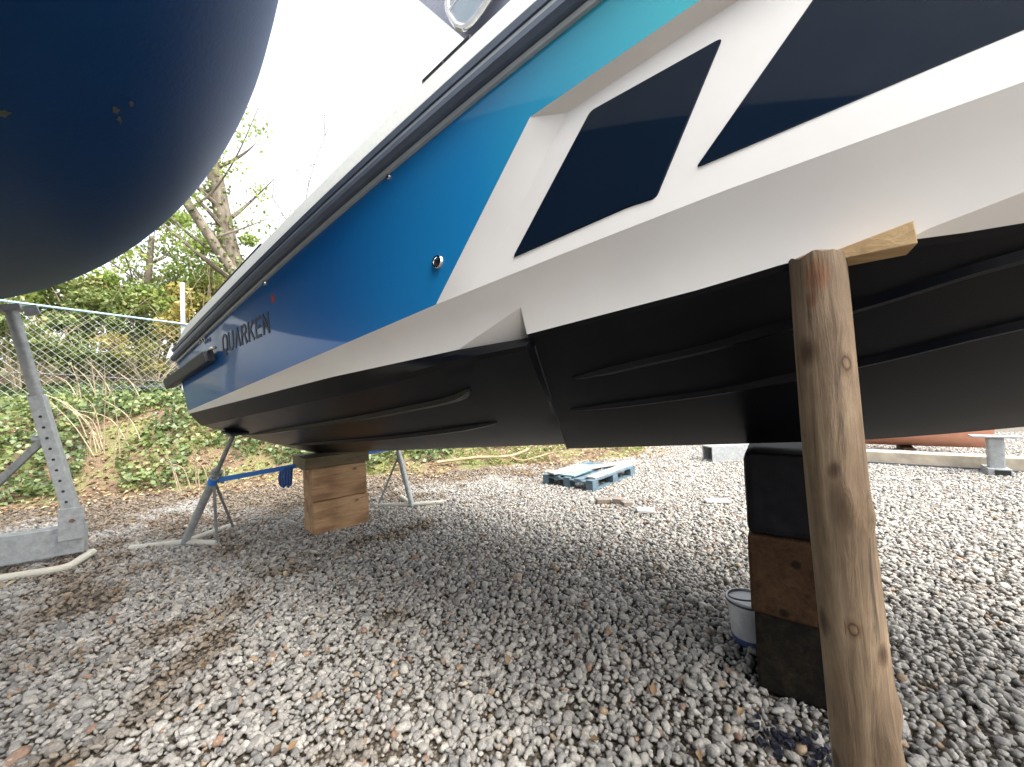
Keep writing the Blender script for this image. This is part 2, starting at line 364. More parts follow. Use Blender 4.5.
gx, gy = np.meshgrid(np.arange(-12, 13, SP), np.arange(.35, 9.5, SP)); P = np.stack([gx.ravel(), gy.ravel()], 1)
P += rng.uniform(-.48, .48, P.shape) * SP
keep = (np.abs(P[:, 0]) < 1.5 * P[:, 1] + 1.0) & (P[:, 1] < yb(P[:, 0]) + .15) & (P[:, 1] < 8.6)
P = P[keep]
extra = P[rng.random(len(P)) < .28] + rng.uniform(-.02, .02, (int(1e7),))[:1] if False else P[rng.random(len(P)) < .5] + .011
n1 = len(P); P = np.concatenate([P, extra]); n = len(P)
def nz(P, f, o): return np.array([noise.noise((float(x) * f + o, float(y) * f - o, o)) for x, y in P])
dn = .75 * nz(P, 1.5, 3.0) + .55 * nz(P, 4.5, 9.0)
leftness = np.clip((-P[:, 0] + .3) / 3.2, 0, 1) * .55 + np.clip(1 - (yb(P[:, 0]) - P[:, 1]) / 2.2, 0, 1) * .9 * np.clip((2.5 - P[:, 0]) / 2, 0, 1)
dirt = np.clip((dn + leftness - .38) * 2.2, 0, 1)
# thin the stones where soil shows
prob = 1 - np.clip((dn + leftness * .9 - .45) * 1.1, 0, .55)
kp = rng.random(n) < prob; fill = np.concatenate([np.ones(n1), rng.choice([.62, 1.0], len(extra), p=[.6, .4])])[kp] if True else 1; lay = np.concatenate([np.zeros(n1), np.ones(len(extra))])[kp]; P = P[kp]; dirt = dirt[kp]; n = len(P)
size = np.exp(rng.normal(np.log(.0165), .27, n)).clip(.008, .036) * fill
zz = size * rng.uniform(.15, .5, n) + lay * .012 + .012 * nz(P, 1.2, 5.0)
me = bpy.data.meshes.new('gravel'); me.vertices.add(n); me.vertices.foreach_set('co', np.column_stack([P, zz]).ravel())
def pattr(nm, typ, arr, key='value'):
    a = me.attributes.new(nm, typ, 'POINT'); a.data.foreach_set(key, np.ascontiguousarray(arr).ravel())
rot = np.column_stack([rng.normal(0, .35, n), rng.normal(0, .35, n), rng.uniform(0, 6.28, n)]).astype(np.float32)
pattr('rot', 'FLOAT_VECTOR', rot, 'vector'); pattr('scl', 'FLOAT_VECTOR', (size[:, None] * rng.uniform(.85, 1.18, (n, 3))).astype(np.float32), 'vector')
pattr('idx', 'INT', rng.integers(0, 12, n).astype(np.int32)); pattr('tint', 'FLOAT', rng.random(n).astype(np.float32)); pattr('dirt', 'FLOAT', dirt.astype(np.float32))
go = bpy.data.objects.new('gravel', me); COL.objects.link(go)
tag(go, 'loose grey rounded gravel covering the boatyard floor', 'gravel', kind='stuff')
gg = bpy.data.node_groups.new('scatter_stones', 'GeometryNodeTree')
gg.interface.new_socket('Geometry', in_out='INPUT', socket_type='NodeSocketGeometry'); gg.interface.new_socket('Geometry', in_out='OUTPUT', socket_type='NodeSocketGeometry')
gi = gg.nodes.new('NodeGroupInput'); gout = gg.nodes.new('NodeGroupOutput'); iop = gg.nodes.new('GeometryNodeInstanceOnPoints')
ci = gg.nodes.new('GeometryNodeCollectionInfo'); ci.inputs['Collection'].default_value = stones; ci.inputs['Separate Children'].default_value = True; ci.inputs['Reset Children'].default_value = True
def na(nm, t):
    x = gg.nodes.new('GeometryNodeInputNamedAttribute'); x.data_type = t; x.inputs['Name'].default_value = nm; return x
iop.inputs['Pick Instance'].default_value = True
def nout(nd): return [o for o in nd.outputs if o.name == 'Attribute' and o.enabled][0]
gg.links.new(gi.outputs[0], iop.inputs['Points']); gg.links.new(ci.outputs[0], iop.inputs['Instance'])
gg.links.new(nout(na('idx', 'INT')), iop.inputs['Instance Index']); 
gg.links.new(nout(na('rot', 'FLOAT_VECTOR')), iop.inputs['Rotation']); gg.links.new(nout(na('scl', 'FLOAT_VECTOR')), iop.inputs['Scale'])
gg.links.new(iop.outputs[0], gout.inputs[0])
md = go.modifiers.new('scatter', 'NODES'); md.node_group = gg

# ------------------------------------------------------------------ motorboat
tau = R(4.17); c2 = Vector((.82126652, -.57054474, 0)); BY = Vector((.57054474, .82126652, 0))
BX = Vector((c2.x * math.cos(tau), c2.y * math.cos(tau), math.sin(tau))); BZ = BX.cross(BY)
BO = Vector((1.2202, 1.8366, 1.006))
BM = Matrix.Translation(BO) @ Matrix((BX, BY, BZ)).transposed().to_4x4()
def bw(x, y, z): return BM @ Vector((x, y, z))
boat = empty('motorboat', (0, 0, 0), 'blue, turquoise and white motorboat with black bottom propped on timber blocks', 'motorboat')
boat.matrix_world = BM

BOW = 4.2
def taper(x):
    return np.where(x < .3, 1.0, 1 - (np.clip(x - .3, 0, None) / (BOW - .3)) ** 2.3)
zs_c = np.polyfit([-4.2, -2.88, -2.06, -1.56, -1.18, -.72, -.3, .6, 2, 4.2], [.993, 1.197, 1.302, 1.372, 1.42, 1.46, 1.488, 1.54, 1.60, 1.68], 4)
def zs(x): return np.polyval(zs_c, x)
def Lz(x): return np.interp(x, [-4.3, -1.05, -.47, 0, .5, 2, 4.3], [.535, .748, .775, .793, .797, .84, 1.1])
def zb(x): return np.interp(x, [-4.3, -1.9, -1.07, -.66, -.09, .11, .34, .5, 1, 2, 4.2], [.525, .562, .557, .555, .570, .584, .570, .558, .585, .68, 1.0])
def Kz(x): return np.maximum(zb(x) + .002, .577 + .19 * np.clip(x - .32, -.1, 1.2))
def scoop(x): return np.where((x > -1.0) & (x < -.669), (x + 1.0) / .33, 0.0)
def wblue(x, z): return (1.075 + .015 * (z - .75)) * taper(x)
def wlow(x, z):
    L = Lz(x); b = zb(x); t = np.clip((z - b) / np.maximum(L - b, .02), 0, 1)
    wl = wblue(x, L); wbt = 1.02 * taper(x) + np.clip(.55 - (L - b), 0, 0)
    full = np.clip((L - b) / .2, 0, 1)
    base = wl - (.055 * full) * (1 - t ** 1.8) * taper(x)
    k = np.clip((Kz(x) - z) / np.maximum(Kz(x) - b, .01), 0, 1) * np.clip((x - .3) / .2, 0, 1)
    return base - .05 * k * taper(x)
PO = [(-1.05, .748), (-.524, 1.27), (.01, 1.307), (2.4, 1.375), (2.9, float(Lz(2.9)))]
PI = [(-.86, float(Lz(-.86)) + .011), (-.598, 1.012), (-.410, 1.245), (.02, 1.278), (2.33, 1.345), (2.75, float(Lz(2.75)) + .011)]
POR = PO + [(x, float(Lz(x)) - 1e-4) for x in np.arange(2.85, -1.04, -.05)]
PIR = PI + [(x, float(Lz(x)) + .0106) for x in np.arange(2.7, -.85, -.05)]
SCO = [(-1.0, float(zb(-1.0))), (-.67, .655), (-.67, float(zb(-.67)))]
def inset(x, z): return .034 * float(np.clip((z - float(Lz(x))) / .42, 0.01, 1.2)) * float(taper(np.float64(x)))
def inpoly(p, poly):
    r = False; j = len(poly) - 1
    for i in range(len(poly)):
        (x1, y1), (x2, y2) = poly[i], poly[j]
        if (y1 > p[1]) != (y2 > p[1]) and p[0] < (x2 - x1) * (p[1] - y1) / (y2 - y1) + x1: r = not r
        j = i
    return r
def segd(p, a, b):
    ax, ay = a; bx, by = b; dx, dy = bx - ax, by - ay; L2 = dx * dx + dy * dy or 1e-9
    t = max(0, min(1, ((p[0] - ax) * dx + (p[1] - ay) * dy) / L2)); return math.hypot(p[0] - ax - t * dx, p[1] - ay - t * dy)
def xt(z): return -4.02 - .19 * (z - .53) / .46
def dens(pl, st=.06):
    out = []
    for a, b in zip(pl[:-1], pl[1:]):
        n = max(1, int(math.hypot(b[0] - a[0], b[1] - a[1]) / st))
        out += [(a[0] + (b[0] - a[0]) * i / n, a[1] + (b[1] - a[1]) * i / n) for i in range(n)]
    return out + [pl[-1]]
pts = []; edges = []
def addline(pl, closed=False):
    o = len(pts); pts.extend(pl)
    for i in range(len(pl) - 1): edges.append((o + i, o + i + 1))
    if closed: edges.append((o + len(pl) - 1, o))
xsA = sorted(set([round(x, 4) for x in np.arange(-4.02, BOW + .001, .07)] + [-1.0, -.67, -.664]))
bot = [(x, float(zb(x))) for x in xsA]
aft = [(xt(z), z) for z in np.linspace(float(zb(-4.02)), float(zs(-4.21)), 8)][1:]
xsT = np.arange(BOW, -4.17, -.07); top = [(float(x), float(zs(x))) for x in xsT]
outline = bot + [(BOW, z) for z in np.linspace(float(zb(BOW)), float(zs(BOW)), 8)][1:-1] + top + aft[::-1]
addline(outline, True)
Lxs = np.arange(-1.05, 2.901, .06); Lline = [(float(x), float(Lz(x))) for x in Lxs]
addline([(float(x), float(Lz(x))) for x in np.append(np.arange(xt(.54) + .01, -1.06, .07), -1.05)]); addline(Lline); addline([(float(x), float(Lz(x))) for x in np.arange(Lxs[-1], BOW, .07)])
addline(dens(PO)); addline(dens(PI)); addline([PO[1], PI[2]]); addline([PO[3], PI[4]]); addline([(float(x), float(Lz(x)) + .011) for x in np.arange(PI[0][0], PI[5][0] + .001, .06)])
addline([SCO[0], SCO[1], SCO[2]]); addline([(-.664, float(zb(-.664))), (-.664, .659)])
addline([(float(x), float(Kz(x))) for x in np.arange(.36, 1.1, .06)])
allseg = [(pts[a], pts[b]) for a, b in edges]
segs_np = np.array(allseg)
for x in np.arange(-4.15, BOW, .085):
    for z in np.arange(.5, 1.75, .06):
        if z < zb(x) + .02 or z > zs(x) - .02 or x < xt(z) + .02: continue
        p = (float(x), float(z))
        if inpoly(p, POR) and not inpoly(p, PIR) : continue
        if inpoly(p, SCO): continue
        d = segs_np - np.array(p); 
        near = segs_np[(np.abs(d[:, 0, 0]) < .15) & (np.abs(d[:, 0, 1]) < .15)]
        if any(segd(p, a, b) < .022 for a, b in near): continue
        pts.append(p)
vo, eo, fo, *_ = delaunay_2d_cdt([Vector(p) for p in pts], edges, [list(range(len(outline)))], 1, 1e-5)
PIc = PI; eps = 1e-4
Vx = []
for v in vo:
    x, z = v
    onI = min(segd((x, z), a, b) for a, b in zip(PI[:-1], PI[1:])) < 1e-3 or (PI[0][0] - 1e-3 <= x <= PI[5][0] + 1e-3 and abs(z - float(Lz(x)) - .011) < 1.5e-3)
    if z <= Lz(x) + 1e-3: ww = float(wlow(np.float64(x), np.float64(z)))
    elif onI or inpoly((x, z), PIR): ww = float(wblue(np.float64(x), np.float64(z))) - inset(x, z)
    else: ww = float(wblue(np.float64(x), np.float64(z)))
    if abs(z - float(zb(x))) < 1e-3: ww -= .07 * float(scoop(np.float64(x)))
    if abs(x + .67) < 1e-3 and z < .653: ww -= .07 * (.655 - z) / .1
    Vx.append((x, -ww, z))
hm = MB(); reg = []
def region(c):
    x, z = c
    if inpoly(c, SCO): return 5
    if z < Lz(x): return 0
    if inpoly(c, POR):
        if inpoly(c, PIR): return 1
        if z < Lz(x) + .014 and x > PI[0][0]: return 4
        # left bevel or top bevel
        return 2 if segd(c, PO[0], PO[1]) <= segd(c, PO[1], PO[2]) or x < -.52 else 3
    return 6
for side in (1, -1):
    o = len(hm.v); hm.v += [(x, y * side, z) for x, y, z in Vx]
    for f in fo:
        c = (sum(vo[i][0] for i in f) / len(f), sum(vo[i][1] for i in f) / len(f))
        rg = region(c); f2 = tuple(i + o for i in f); hm.f.append(f2 if side == 1 else f2[::-1]); hm.mi.append(1 if rg == 6 else 0); reg.append(rg)
# transom and deck
tz = [p for p in aft]
tsec = [(xt(z), -float(wblue(np.float64(-4), np.float64(z))), z) for z in np.linspace(.54, float(zs(-4.21)), 8)]
o = len(hm.v); hm.v += tsec + [(x, -y, z) for x, y, z in tsec]
for i in range(7): hm.f.append((o + i, o + i + 1, o + 8 + i + 1, o + 8 + i)); hm.mi.append(0); reg.append(7)
hull = hm.build('hull', [M['white'], M['blue']], boat, recalc=False)
me = hull.data; me.polygons.foreach_set('use_smooth', [True] * len(me.polygons))
bm = bmesh.new(); bm.from_mesh(me); bm.faces.ensure_lookup_table()
bmesh.ops.recalc_face_normals(bm, faces=bm.faces)
for e in bm.edges:
    rs = {reg[f.index] for f in e.link_faces}
    if len(rs) > 1: e.smooth = False
    if len(e.link_faces) == 2 and e.calc_face_angle(0) > R(28): e.smooth = False
bm.to_mesh(me); bm.free()

# bottom: aft section, step, forward section
def zk(x): return np.where(x < .25, .015, .015 + .085 * np.clip(x - .25, 0, None) ** 1.45)
def xstep(u): return -1.09 + .42 * u
def aft_sec(x):
    xx = np.float64(x)
    zc = np.interp(x, [-4, -2.3, -1.5, -1.0, -.67], [.42, .455, .47, .495, .498]); wc = np.interp(x, [-4, -1.6, -1.0, -.67], [.985, .99, 1.03, 1.02]); 
    zke = .043
    rows = []
    for k in range(13):
        u = k / 12; rows.append((wc * u, zke + (zc - zke) * (u ** 1.06)))
    wbt = float(wlow(xx, zb(xx))) - .07 * float(scoop(xx))
    bul = np.interp(x, [-1.7, -1.0, -.6], [0, .02, .03])
    rows += [(wc + (wbt - wc) * .35 + bul, zc + (float(zb(xx)) - zc) * .3), (wc + (wbt - wc) * .7 + bul * .8, zc + (float(zb(xx)) - zc) * .68), (wbt, float(zb(xx)))]
    return rows
def fwd_sec(x):
    xx = np.float64(x); t = float(taper(xx)); zbt = float(zb(xx)); zc = zbt - .035; wbt = float(wlow(xx, zbt)); wc = max(0, wbt - .045 * t); zke = float(zk(xx)); zke = min(zke, zc)
    rows = []
    for k in range(13):
        u = k / 12; rows.append((wc * u, zke + (zc - zke) * (u ** 1.04)))
    rows += [(wc + (wbt - wc) * .5, zc + .012), (wc + (wbt - wc) * .8, zc + .02), (wbt, zbt)]
    return rows
bmb = MB(); nr = 16
us = [min(1, k / 12) for k in range(nr)]
us[13:] = [1, 1, 1]
TA = np.linspace(0, 1, 46); TF = np.linspace(0, 1, 46) ** 1.0
for side in (1, -1):
    o = len(bmb.v); secs = []
    for t in TA:
        row = []
        for k in range(nr):
            x = -4.02 + (xstep(us[k]) + 4.02) * t; wv, z = aft_sec(x)[k]; row.append((x, -wv * side, z))
        secs.append(row)
    ns = len(secs)
    for t in TF:
        row = []
        for k in range(nr):
            xs_ = xstep(us[k]) + (.006 if k >= 12 else 0.004); x = xs_ + (BOW - xs_) * t; wv, z = fwd_sec(x)[k]; row.append((x, -wv * side, z))
        secs.append(row)
    for r_ in secs: bmb.v += r_
    for i in range(len(secs) - 1):
        for k in range(nr - 1):
            f = (o + i * nr + k, o + (i + 1) * nr + k, o + (i + 1) * nr + k + 1, o + i * nr + k + 1)
            bmb.f.append(f if side == 1 else f[::-1]); bmb.mi.append(0)
    tr = [o + k for k in range(nr)]; o2 = len(bmb.v); bmb.v.append((-4.02, 0, .53)); 
    for k in range(nr - 1): bmb.f.append((o + k, o + k + 1, o2)); bmb.mi.append(0)
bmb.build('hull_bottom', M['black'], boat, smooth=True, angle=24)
q = MB()
lipP = [(xstep(u) + .005, fwd_sec(xstep(u) + .005)[int(round(u * 12))]) for u in np.linspace(0, 1, 13)]
for sd_ in (1, -1): q.tube([(x, -w_[0] * sd_, w_[1] - .001) for x, w_ in lipP], .0035, 6)
q.build('step_edge_highlight', M['rubber'], boat, smooth=True)  # added lighter lip, stands in for the highlight along the step's rim
def strake(path, wd, parent=boat):
    p = catmull(path, 8); n = len(p); mb = MB()
    for side in (1, -1):
        vs = []
        for i, (x, wv, z) in enumerate(p):
            e = min(1, i / 5, (n - 1 - i) / 5) ** .6 if 0 < i < n - 1 else 0.0
            w_ = wd * max(.02, e)
            vs += [(x, -(wv - w_ * .9) * side, z - w_ * .45 - .004), (x, -(wv + w_ * .25) * side, z - w_ * .35 - .004), (x, -(wv + w_ * .3) * side, z + .02)]
        fs = []
        for i in range(n - 1):
            for k in range(2):
                f = (i * 3 + k, i * 3 + 3 + k, i * 3 + 4 + k, i * 3 + 1 + k); fs.append(f if side == 1 else f[::-1])
        mb.add(vs, fs)
    mb.build('spray_strake', M['black'], parent, recalc=False)
def zlinF(x, wv): 
    r = fwd_sec(x); return float(np.interp(wv, [a for a, _ in r[:13]], [b for _, b in r[:13]]))
def zlinA(x, wv):
    r = aft_sec(x); return float(np.interp(wv, [a for a, _ in r[:13]], [b for _, b in r[:13]]))
strake([(x, wv, zlinF(x, wv)) for x, wv in ((-.64, .745), (-.35, .775), (-.08, .80), (.27, .865), (.51, .905), (.9, .90), (1.6, .82), (2.6, .6))], .035)
strake([(x, wv, zlinF(x, wv)) for x, wv in ((-.79, .495), (-.4, .51), (-.06, .535), (.28, .605), (.57, .66), (.9, .67), (1.6, .6), (2.6, .4))], .035)
strake([(x, wv, zlinA(x, wv)) for x, wv in ((-3.85, .70), (-3.0, .71), (-2.15, .73), (-1.72, .755), (-1.3, .79), (-1.11, .845))], .045)
strake([(x, wv, zlinA(x, wv)) for x, wv in ((-3.85, .36), (-3.0, .36), (-2.37, .36), (-1.79, .395), (-1.27, .455))], .045)

# sheer rail, gunwale, bulwark: profiles swept along the sheer
def sweep(name, prof, mat, x0=-4.21, x1=BOW, dz=0, both=True, smooth=True):
    mb = MB(); X = np.append(np.arange(x0, x1, .08), x1)
    for side in ((1, -1) if both else (1,)):
        vs = []
        for x in X:
            z0 = float(zs(x)); t = float(taper(np.float64(x))); w0 = float(wblue(np.float64(x), np.float64(z0)))
            for a, b in prof: vs.append((x, -(max(w0 + a * (1 if a > 0 else t), .0)) * side, z0 + b + dz))
        m = len(prof); fs = []
        for i in range(len(X) - 1):
            for k in range(m - 1):
                f = (i * m + k, i * m + k + 1, (i + 1) * m + k + 1, (i + 1) * m + k); fs.append(f if side == -1 else f[::-1])
        fs.append(tuple(range(m)) if side == 1 else tuple(range(m))[::-1])
        mb.add(vs, fs)
    return mb.build(name, mat, boat, smooth=smooth, angle=30, recalc=False)
sweep('rail_trim', [(-.01, -.012), (.014, -.012), (.018, .004), (-.01, .006)], M['railgrey'])
sweep('rub_rail', [(-.02, .006), (.034, .010), (.048, .026), (.048, .048), (.03, .062), (-.02, .064)], M['rail'])
sweep('rail_insert', [(-.03, .064), (.028, .066), (.028, .086), (-.03, .088)], M['railgrey'])
sweep('rub_rail', [(-.03, .088), (.034, .09), (.036, .118), (.02, .128), (-.03, .13)], M['rail'])
sweep('gunwale', [(-.02, .13), (.012, .132), (.006, .16), (-.07, .335), (-.10, .345), (-.20, .345), (-.22, .0)], M['deck'], smooth=False)
# deck
dk = MB(); X = np.arange(-4.2, BOW, .2)
vs = []
for x in X:
    ww = max(0, float(wblue(np.float64(x), zs(x))) - .1 * float(taper(np.float64(x)))); vs += [(x, -ww, float(zs(x)) + .02), (x, ww, float(zs(x)) + .02)]
dk.add(vs, [(i * 2, i * 2 + 2, i * 2 + 3, i * 2 + 1) for i in range(len(X) - 1)]); dk.build('deck', M['deck'], boat)
# thin dark grab rails along the bulwark
for x0, x1 in ((-3.55, -2.72), (-1.08, -.80)):
    q = MB(); P_ = [(x, -(float(wblue(np.float64(x), zs(x))) - .085), float(zs(x)) + .365) for x in np.linspace(x0, x1, 12)]
    q.tube(P_, .006, 8); 
    for i in (0, 5, 11): q.tube([P_[i], Vector(P_[i]) - Vector((0, 0, .03))], .007, 6)
    q.build('grab_rail', M['rubber'], boat, smooth=True)

def hullpt(x, z, off=0):
    wv = float(wblue(np.float64(x), np.float64(z)))
    return Vector((x, -(wv + off), z))
# windows: flat dark panes bonded in the recess
def pane(poly, name, thick=.004):
    mb = MB(); n = len(poly)
    D = lambda p, off: (p[0], -(float(wblue(np.float64(p[0]), np.float64(p[1]))) - inset(p[0], p[1]) + off), p[1])
    # rounded corners
    rp = []
    for i in range(n):
        a = Vector(poly[i - 1]); b = Vector(poly[i]); c = Vector(poly[(i + 1) % n]); rr = .016
        p1 = b + (a - b).normalized() * rr; p2 = b + (c - b).normalized() * rr
        for t in (0, .25, .5, .75, 1): rp.append(((p1 * (1 - t) + b * t) * (1 - t) + (b * (1 - t) + p2 * t) * t))
    ce = Vector((0, 0))
    for p in rp: ce += p / len(rp)
    inner = [p + (ce - p).normalized() * .004 for p in rp]
    m = len(rp)
    mb.add([D(p, -.004) for p in rp] + [D(p, thick - .003) for p in rp] + [D(p, thick) for p in inner], 
           [(i, (i + 1) % m, m + (i + 1) % m, m + i) for i in range(m)] + [(m + i, m + (i + 1) % m, 2 * m + (i + 1) % m, 2 * m + i) for i in range(m)] + [tuple(range(2 * m, 3 * m))])
    return mb.build(name, M['glass'], boat)
pane([(-.659, .822), (-.241, .845), (-.161, .840), (.048, 1.205), (-.327, 1.206)], 'window')
pane([(-.056, .881), (.75, .899), (1.0, 1.21), (.253, 1.195)], 'window')
pane([(.90, .91), (1.9, .93), (2.1, 1.17), (1.12, 1.20)], 'window')
# fittings
def disc(name, x, z, r, r2, off=0.0):
    mb = MB(); c = hullpt(x, z, 0); nrm = Vector((0, -1, .08)).normalized(); a = Vector((1, 0, 0)); b = nrm.cross(a).normalized()
    n = 24; rings = [(r, -.004), (r, .005), (r * .86, .010), (r2 * 1.12, .010), (r2, .006), (r2, -.006)]
    vs = [c + a * (rr * math.cos(2 * math.pi * k / n)) + b * (rr * math.sin(2 * math.pi * k / n)) + nrm * h for rr, h in rings for k in range(n)]
    mb.add(vs, [(i * n + k, i * n + (k + 1) % n, (i + 1) * n + (k + 1) % n, (i + 1) * n + k) for i in range(len(rings) - 1) for k in range(n)])
    o = mb.build(name, M['chrome'], boat, smooth=True)
    m2 = MB(); m2.add([c + a * (r2 * math.cos(2 * math.pi * k / n)) + b * (r2 * math.sin(2 * math.pi * k / n)) + nrm * .001 for k in range(n)], [tuple(range(n))])
    m2.build('opening', M['hole'], o)
disc('skin_fitting', -1.014, .915, .029, .016)
disc('skin_fitting', -1.26, 1.38, .014, .006)
disc('skin_fitting', -2.501, 1.233, .016, .008)
# stern shackles
for x in (-3.60, -3.55, -3.50):
    q = MB(); c = hullpt(x, 1.062, .012); q.tube([c + Vector((.012 * math.cos(a), -.006, .016 * math.sin(a))) for a in np.linspace(0, 6.28, 11)], .004, 6); q.build('eye_fitting', M['chrome'], boat, smooth=True)
q = MB(); c = hullpt(-2.413, 1.112, .001); q.box(c, (.034, .004, .05)); q.build('reflection_patch', M['red'], boat)  # red plate standing in for a reddish reflection on the hull side
# dark bar with end cap on the quarter
q = MB(); a = hullpt(-4.36, .82, .03); b2 = hullpt(-3.34, .905, .045); q.beam(a, b2, .07, .085, (0, -.2, 1)); q.build('quarter_fender', M['rubber'], boat, bevel=.012)
q = MB(); q.tube([b2 + Vector((-.02, -.0, .035)), b2 + Vector((.07, -.005, .045)), b2 + Vector((.13, .0, .04))], [.009, .013, .008], 8); q.build('hose_tail', M['chrome'], boat, smooth=True)
# lettering
def letters():
    S = {'Q': [[(0, .3), (.05, .1), (.2, 0), (.42, 0), (.57, .1), (.62, .3), (.62, .7), (.57, .9), (.42, 1), (.2, 1), (.05, .9), (0, .7), (0, .3)], [(.3, .0), (.33, -.12), (.48, -.16)]],
         'U': [[(0, 1), (0, .28), (.06, .09), (.2, 0), (.4, 0), (.54, .09), (.6, .28), (.6, 1)]],
         'V': [[(0, 0), (.32, 1), (.64, 0)]],
         'R': [[(0, 0), (0, 1), (.38, 1), (.54, .92), (.58, .76), (.54, .6), (.38, .51), (0, .51)], [(.3, .5), (.6, 0)]],
         'K': [[(0, 0), (0, 1)], [(.58, 1), (.06, .44)], [(.2, .58), (.62, 0)]],
         'E': [[(.54, 1), (0, 1), (0, 0), (.54, 0)], [(0, .52), (.46, .52)]],
         'N': [[(0, 0), (0, 1), (.6, 0), (.6, 1)]]}
    mb = MB(); H_ = .116; x0 = -3.21; th = .0185
    for ch in 'QUVRKEN':
        for pl in S[ch]:
            for k in range(len(pl) - 1):
                a = Vector(pl[k]) * H_; b = Vector(pl[k + 1]) * H_
                d = (b - a).normalized(); a2 = a - d * th * .42; b3 = b + d * th * .42; nn = Vector((-d.y, d.x)) * th * .5
                quad = [a2 - nn, b3 - nn, b3 + nn, a2 + nn]
                f3 = [hullpt(x0 + p.x, .912 + (x0 + p.x + 3.2) * .016 + p.y, .0025 + .00003 * (len(mb.f) % 40)) for p in quad]
                bk = [hullpt(x0 + p.x, .912 + (x0 + p.x + 3.2) * .016 + p.y, -.001) for p in quad]
                mb.add(f3 + bk, [(0, 1, 2, 3), (0, 4, 5, 1), (1, 5, 6, 2), (2, 6, 7, 3), (3, 7, 4, 0)])
        x0 += .64 * H_ + .034
    mb.build('name_lettering', M['letter'], boat)
letters()
# cabin seen over the bulwark
cab = MB()
def plate(mb, poly, w1, w2, mi=0):
    n = len(poly); mb.add([(x, -w1, z) for x, z in poly] + [(x, -w2, z) for x, z in poly], [tuple(range(n)), tuple(range(2 * n - 1, n - 1, -1))] + [(i, n + i, n + (i + 1) % n, (i + 1) % n) for i in range(n)], mi)
for s in (1, -1): plate(cab, [(-.74, 1.70), (-1.38, 2.64), (1.3, 2.66), (2.1, 1.78)], .95 * s, .90 * s)
co = cab.build('cabin_side', M['cabin'], boat, recalc=True)
rf = MB(); rf.box((.5, 0, 2.71), (2.4, 1.90, .09)); rf.build('cabin_roof', M['white'], boat, bevel=.03)
q = MB(); lp = [(-.86, 1.90), (-.90, 2.02), (-.82, 2.14), (-.64, 2.16), (-.56, 2.06), (-.64, 1.93), (-.79, 1.86)]
q.tube(catmull([(x, -1.0, z) for x, z in lp + [lp[0]]], 5), .014, 8); q.tube([(-.89, -1.0, 1.99), (-.60, -1.0, 2.12)], .01, 6); q.build('mirror_frame', M['chrome'], boat, smooth=True)
q = MB(); plate(q, lp, 1.004, .990); q.build('mirror_pane', noisy('smoked_acrylic', (.22, .29, .36), (.30, .37, .43), 6, (.08, .14), coat=.5), boat)

# ------------------------------------------------------------------ second yacht (close, overhead left)
yc = Vector((-2.175, .667)); yang = 2.355; YL = 4.584; YB = 1.52; YD = 1.129; YZ = 1.776; YR = .947
yacht = empty('sailing_yacht', (yc.x, yc.y, 0), 'navy bottomed yacht looming close overhead in the left of the picture', 'yacht', rz=yang)
ym = MB(); ths = np.linspace(0, math.pi / 2, 26); TT = np.linspace(-1, 1, 90); nr = len(ths) + 5
for t in TT:
    b = YB * max(.001, 1 - abs(t) ** 1.8); bot_ = YZ + YR * abs(t) ** 2.2; dep = max(YD + YZ - bot_, .05)
    row = [(b * math.sin(a), bot_ + dep * (1 - math.cos(a))) for a in ths]
    row += [(b * (1 + .10 * k / 5), bot_ + dep + .9 * k / 5) for k in range(1, 6)]
    for (l, z) in row: ym.v.append((t * YL, -l, z))
o2 = len(ym.v); ym.v += [(x, -y, z) for x, y, z in ym.v]
for base, flip in ((0, False), (o2, True)):
    for i in range(len(TT) - 1):
        for k in range(nr - 1):
            f = (base + i * nr + k, base + (i + 1) * nr + k, base + (i + 1) * nr + k + 1, base + i * nr + k + 1)
            ym.f.append(f[::-1] if flip else f); zc = sum(ym.v[q_][2] for q_ in f) / 4; ym.mi.append(1 if k >= 23 else 0)
for i in range(len(TT) - 1): ym.f.append((i * nr + nr - 1, (i + 1) * nr + nr - 1, o2 + (i + 1) * nr + nr - 1, o2 + i * nr + nr - 1)); ym.mi.append(1)
ym.build('hull', [M['navy'], M['ywhite']], yacht, smooth=True, angle=60)
# fin keel behind the camera, carrying the yacht
kf = MB(); prof = [(-1.9, .0), (-1.5, .07), (-.9, .09), (-.4, .05), (-.1, .0), (-.4, -.05), (-.9, -.09), (-1.5, -.07)]
vs = []
for z, s_ in ((.02, .85), (1.9, 1.0)): vs += [(-2.0 + (x + 1) * s_, y, z) for x, y in prof]
n_ = len(prof); kf.add(vs, [(i, (i + 1) % n_, n_ + (i + 1) % n_, n_ + i) for i in range(n_)] + [tuple(range(n_))[::-1], tuple(range(n_, 2 * n_))]); kf.build('fin_keel', M['navy'], yacht, smooth=True)

# ------------------------------------------------------------------ yacht cradle
cr = empty('yacht_cradle', (-3.87, 3.53, 0), 'galvanised yacht cradle arm with bolt holes at the left edge', 'cradle')
cr.matrix_world = Matrix.Identity(4)
bd = Vector((.83, .55, 0)).normalized(); bn = Vector((-bd.y, bd.x, 0)); E0 = Vector((-3.872, 3.53, 0))
q = MB(); q.beam(E0 - bd * 3.2 + Vector((0, 0, .175)), E0 + Vector((0, 0, .175)), .12, .24); q.build('base_beam', M['galv'], cr, bevel=.008)
A0 = E0 - bd * .055 - bn * .075 + Vector((0, 0, .37)); A1 = Vector((-4.235, 3.288, 2.22)); ad = (A1 - A0).normalized()
mid = A0 + ad * ((A1 - A0).length * .58)
q = MB(); q.beam(A0 - ad * .12, mid, .09, .105, tuple(-bn)); arm = q.build('upright_arm', M['galv'], cr, bevel=.006)
fn = ad.cross(bd).normalized()
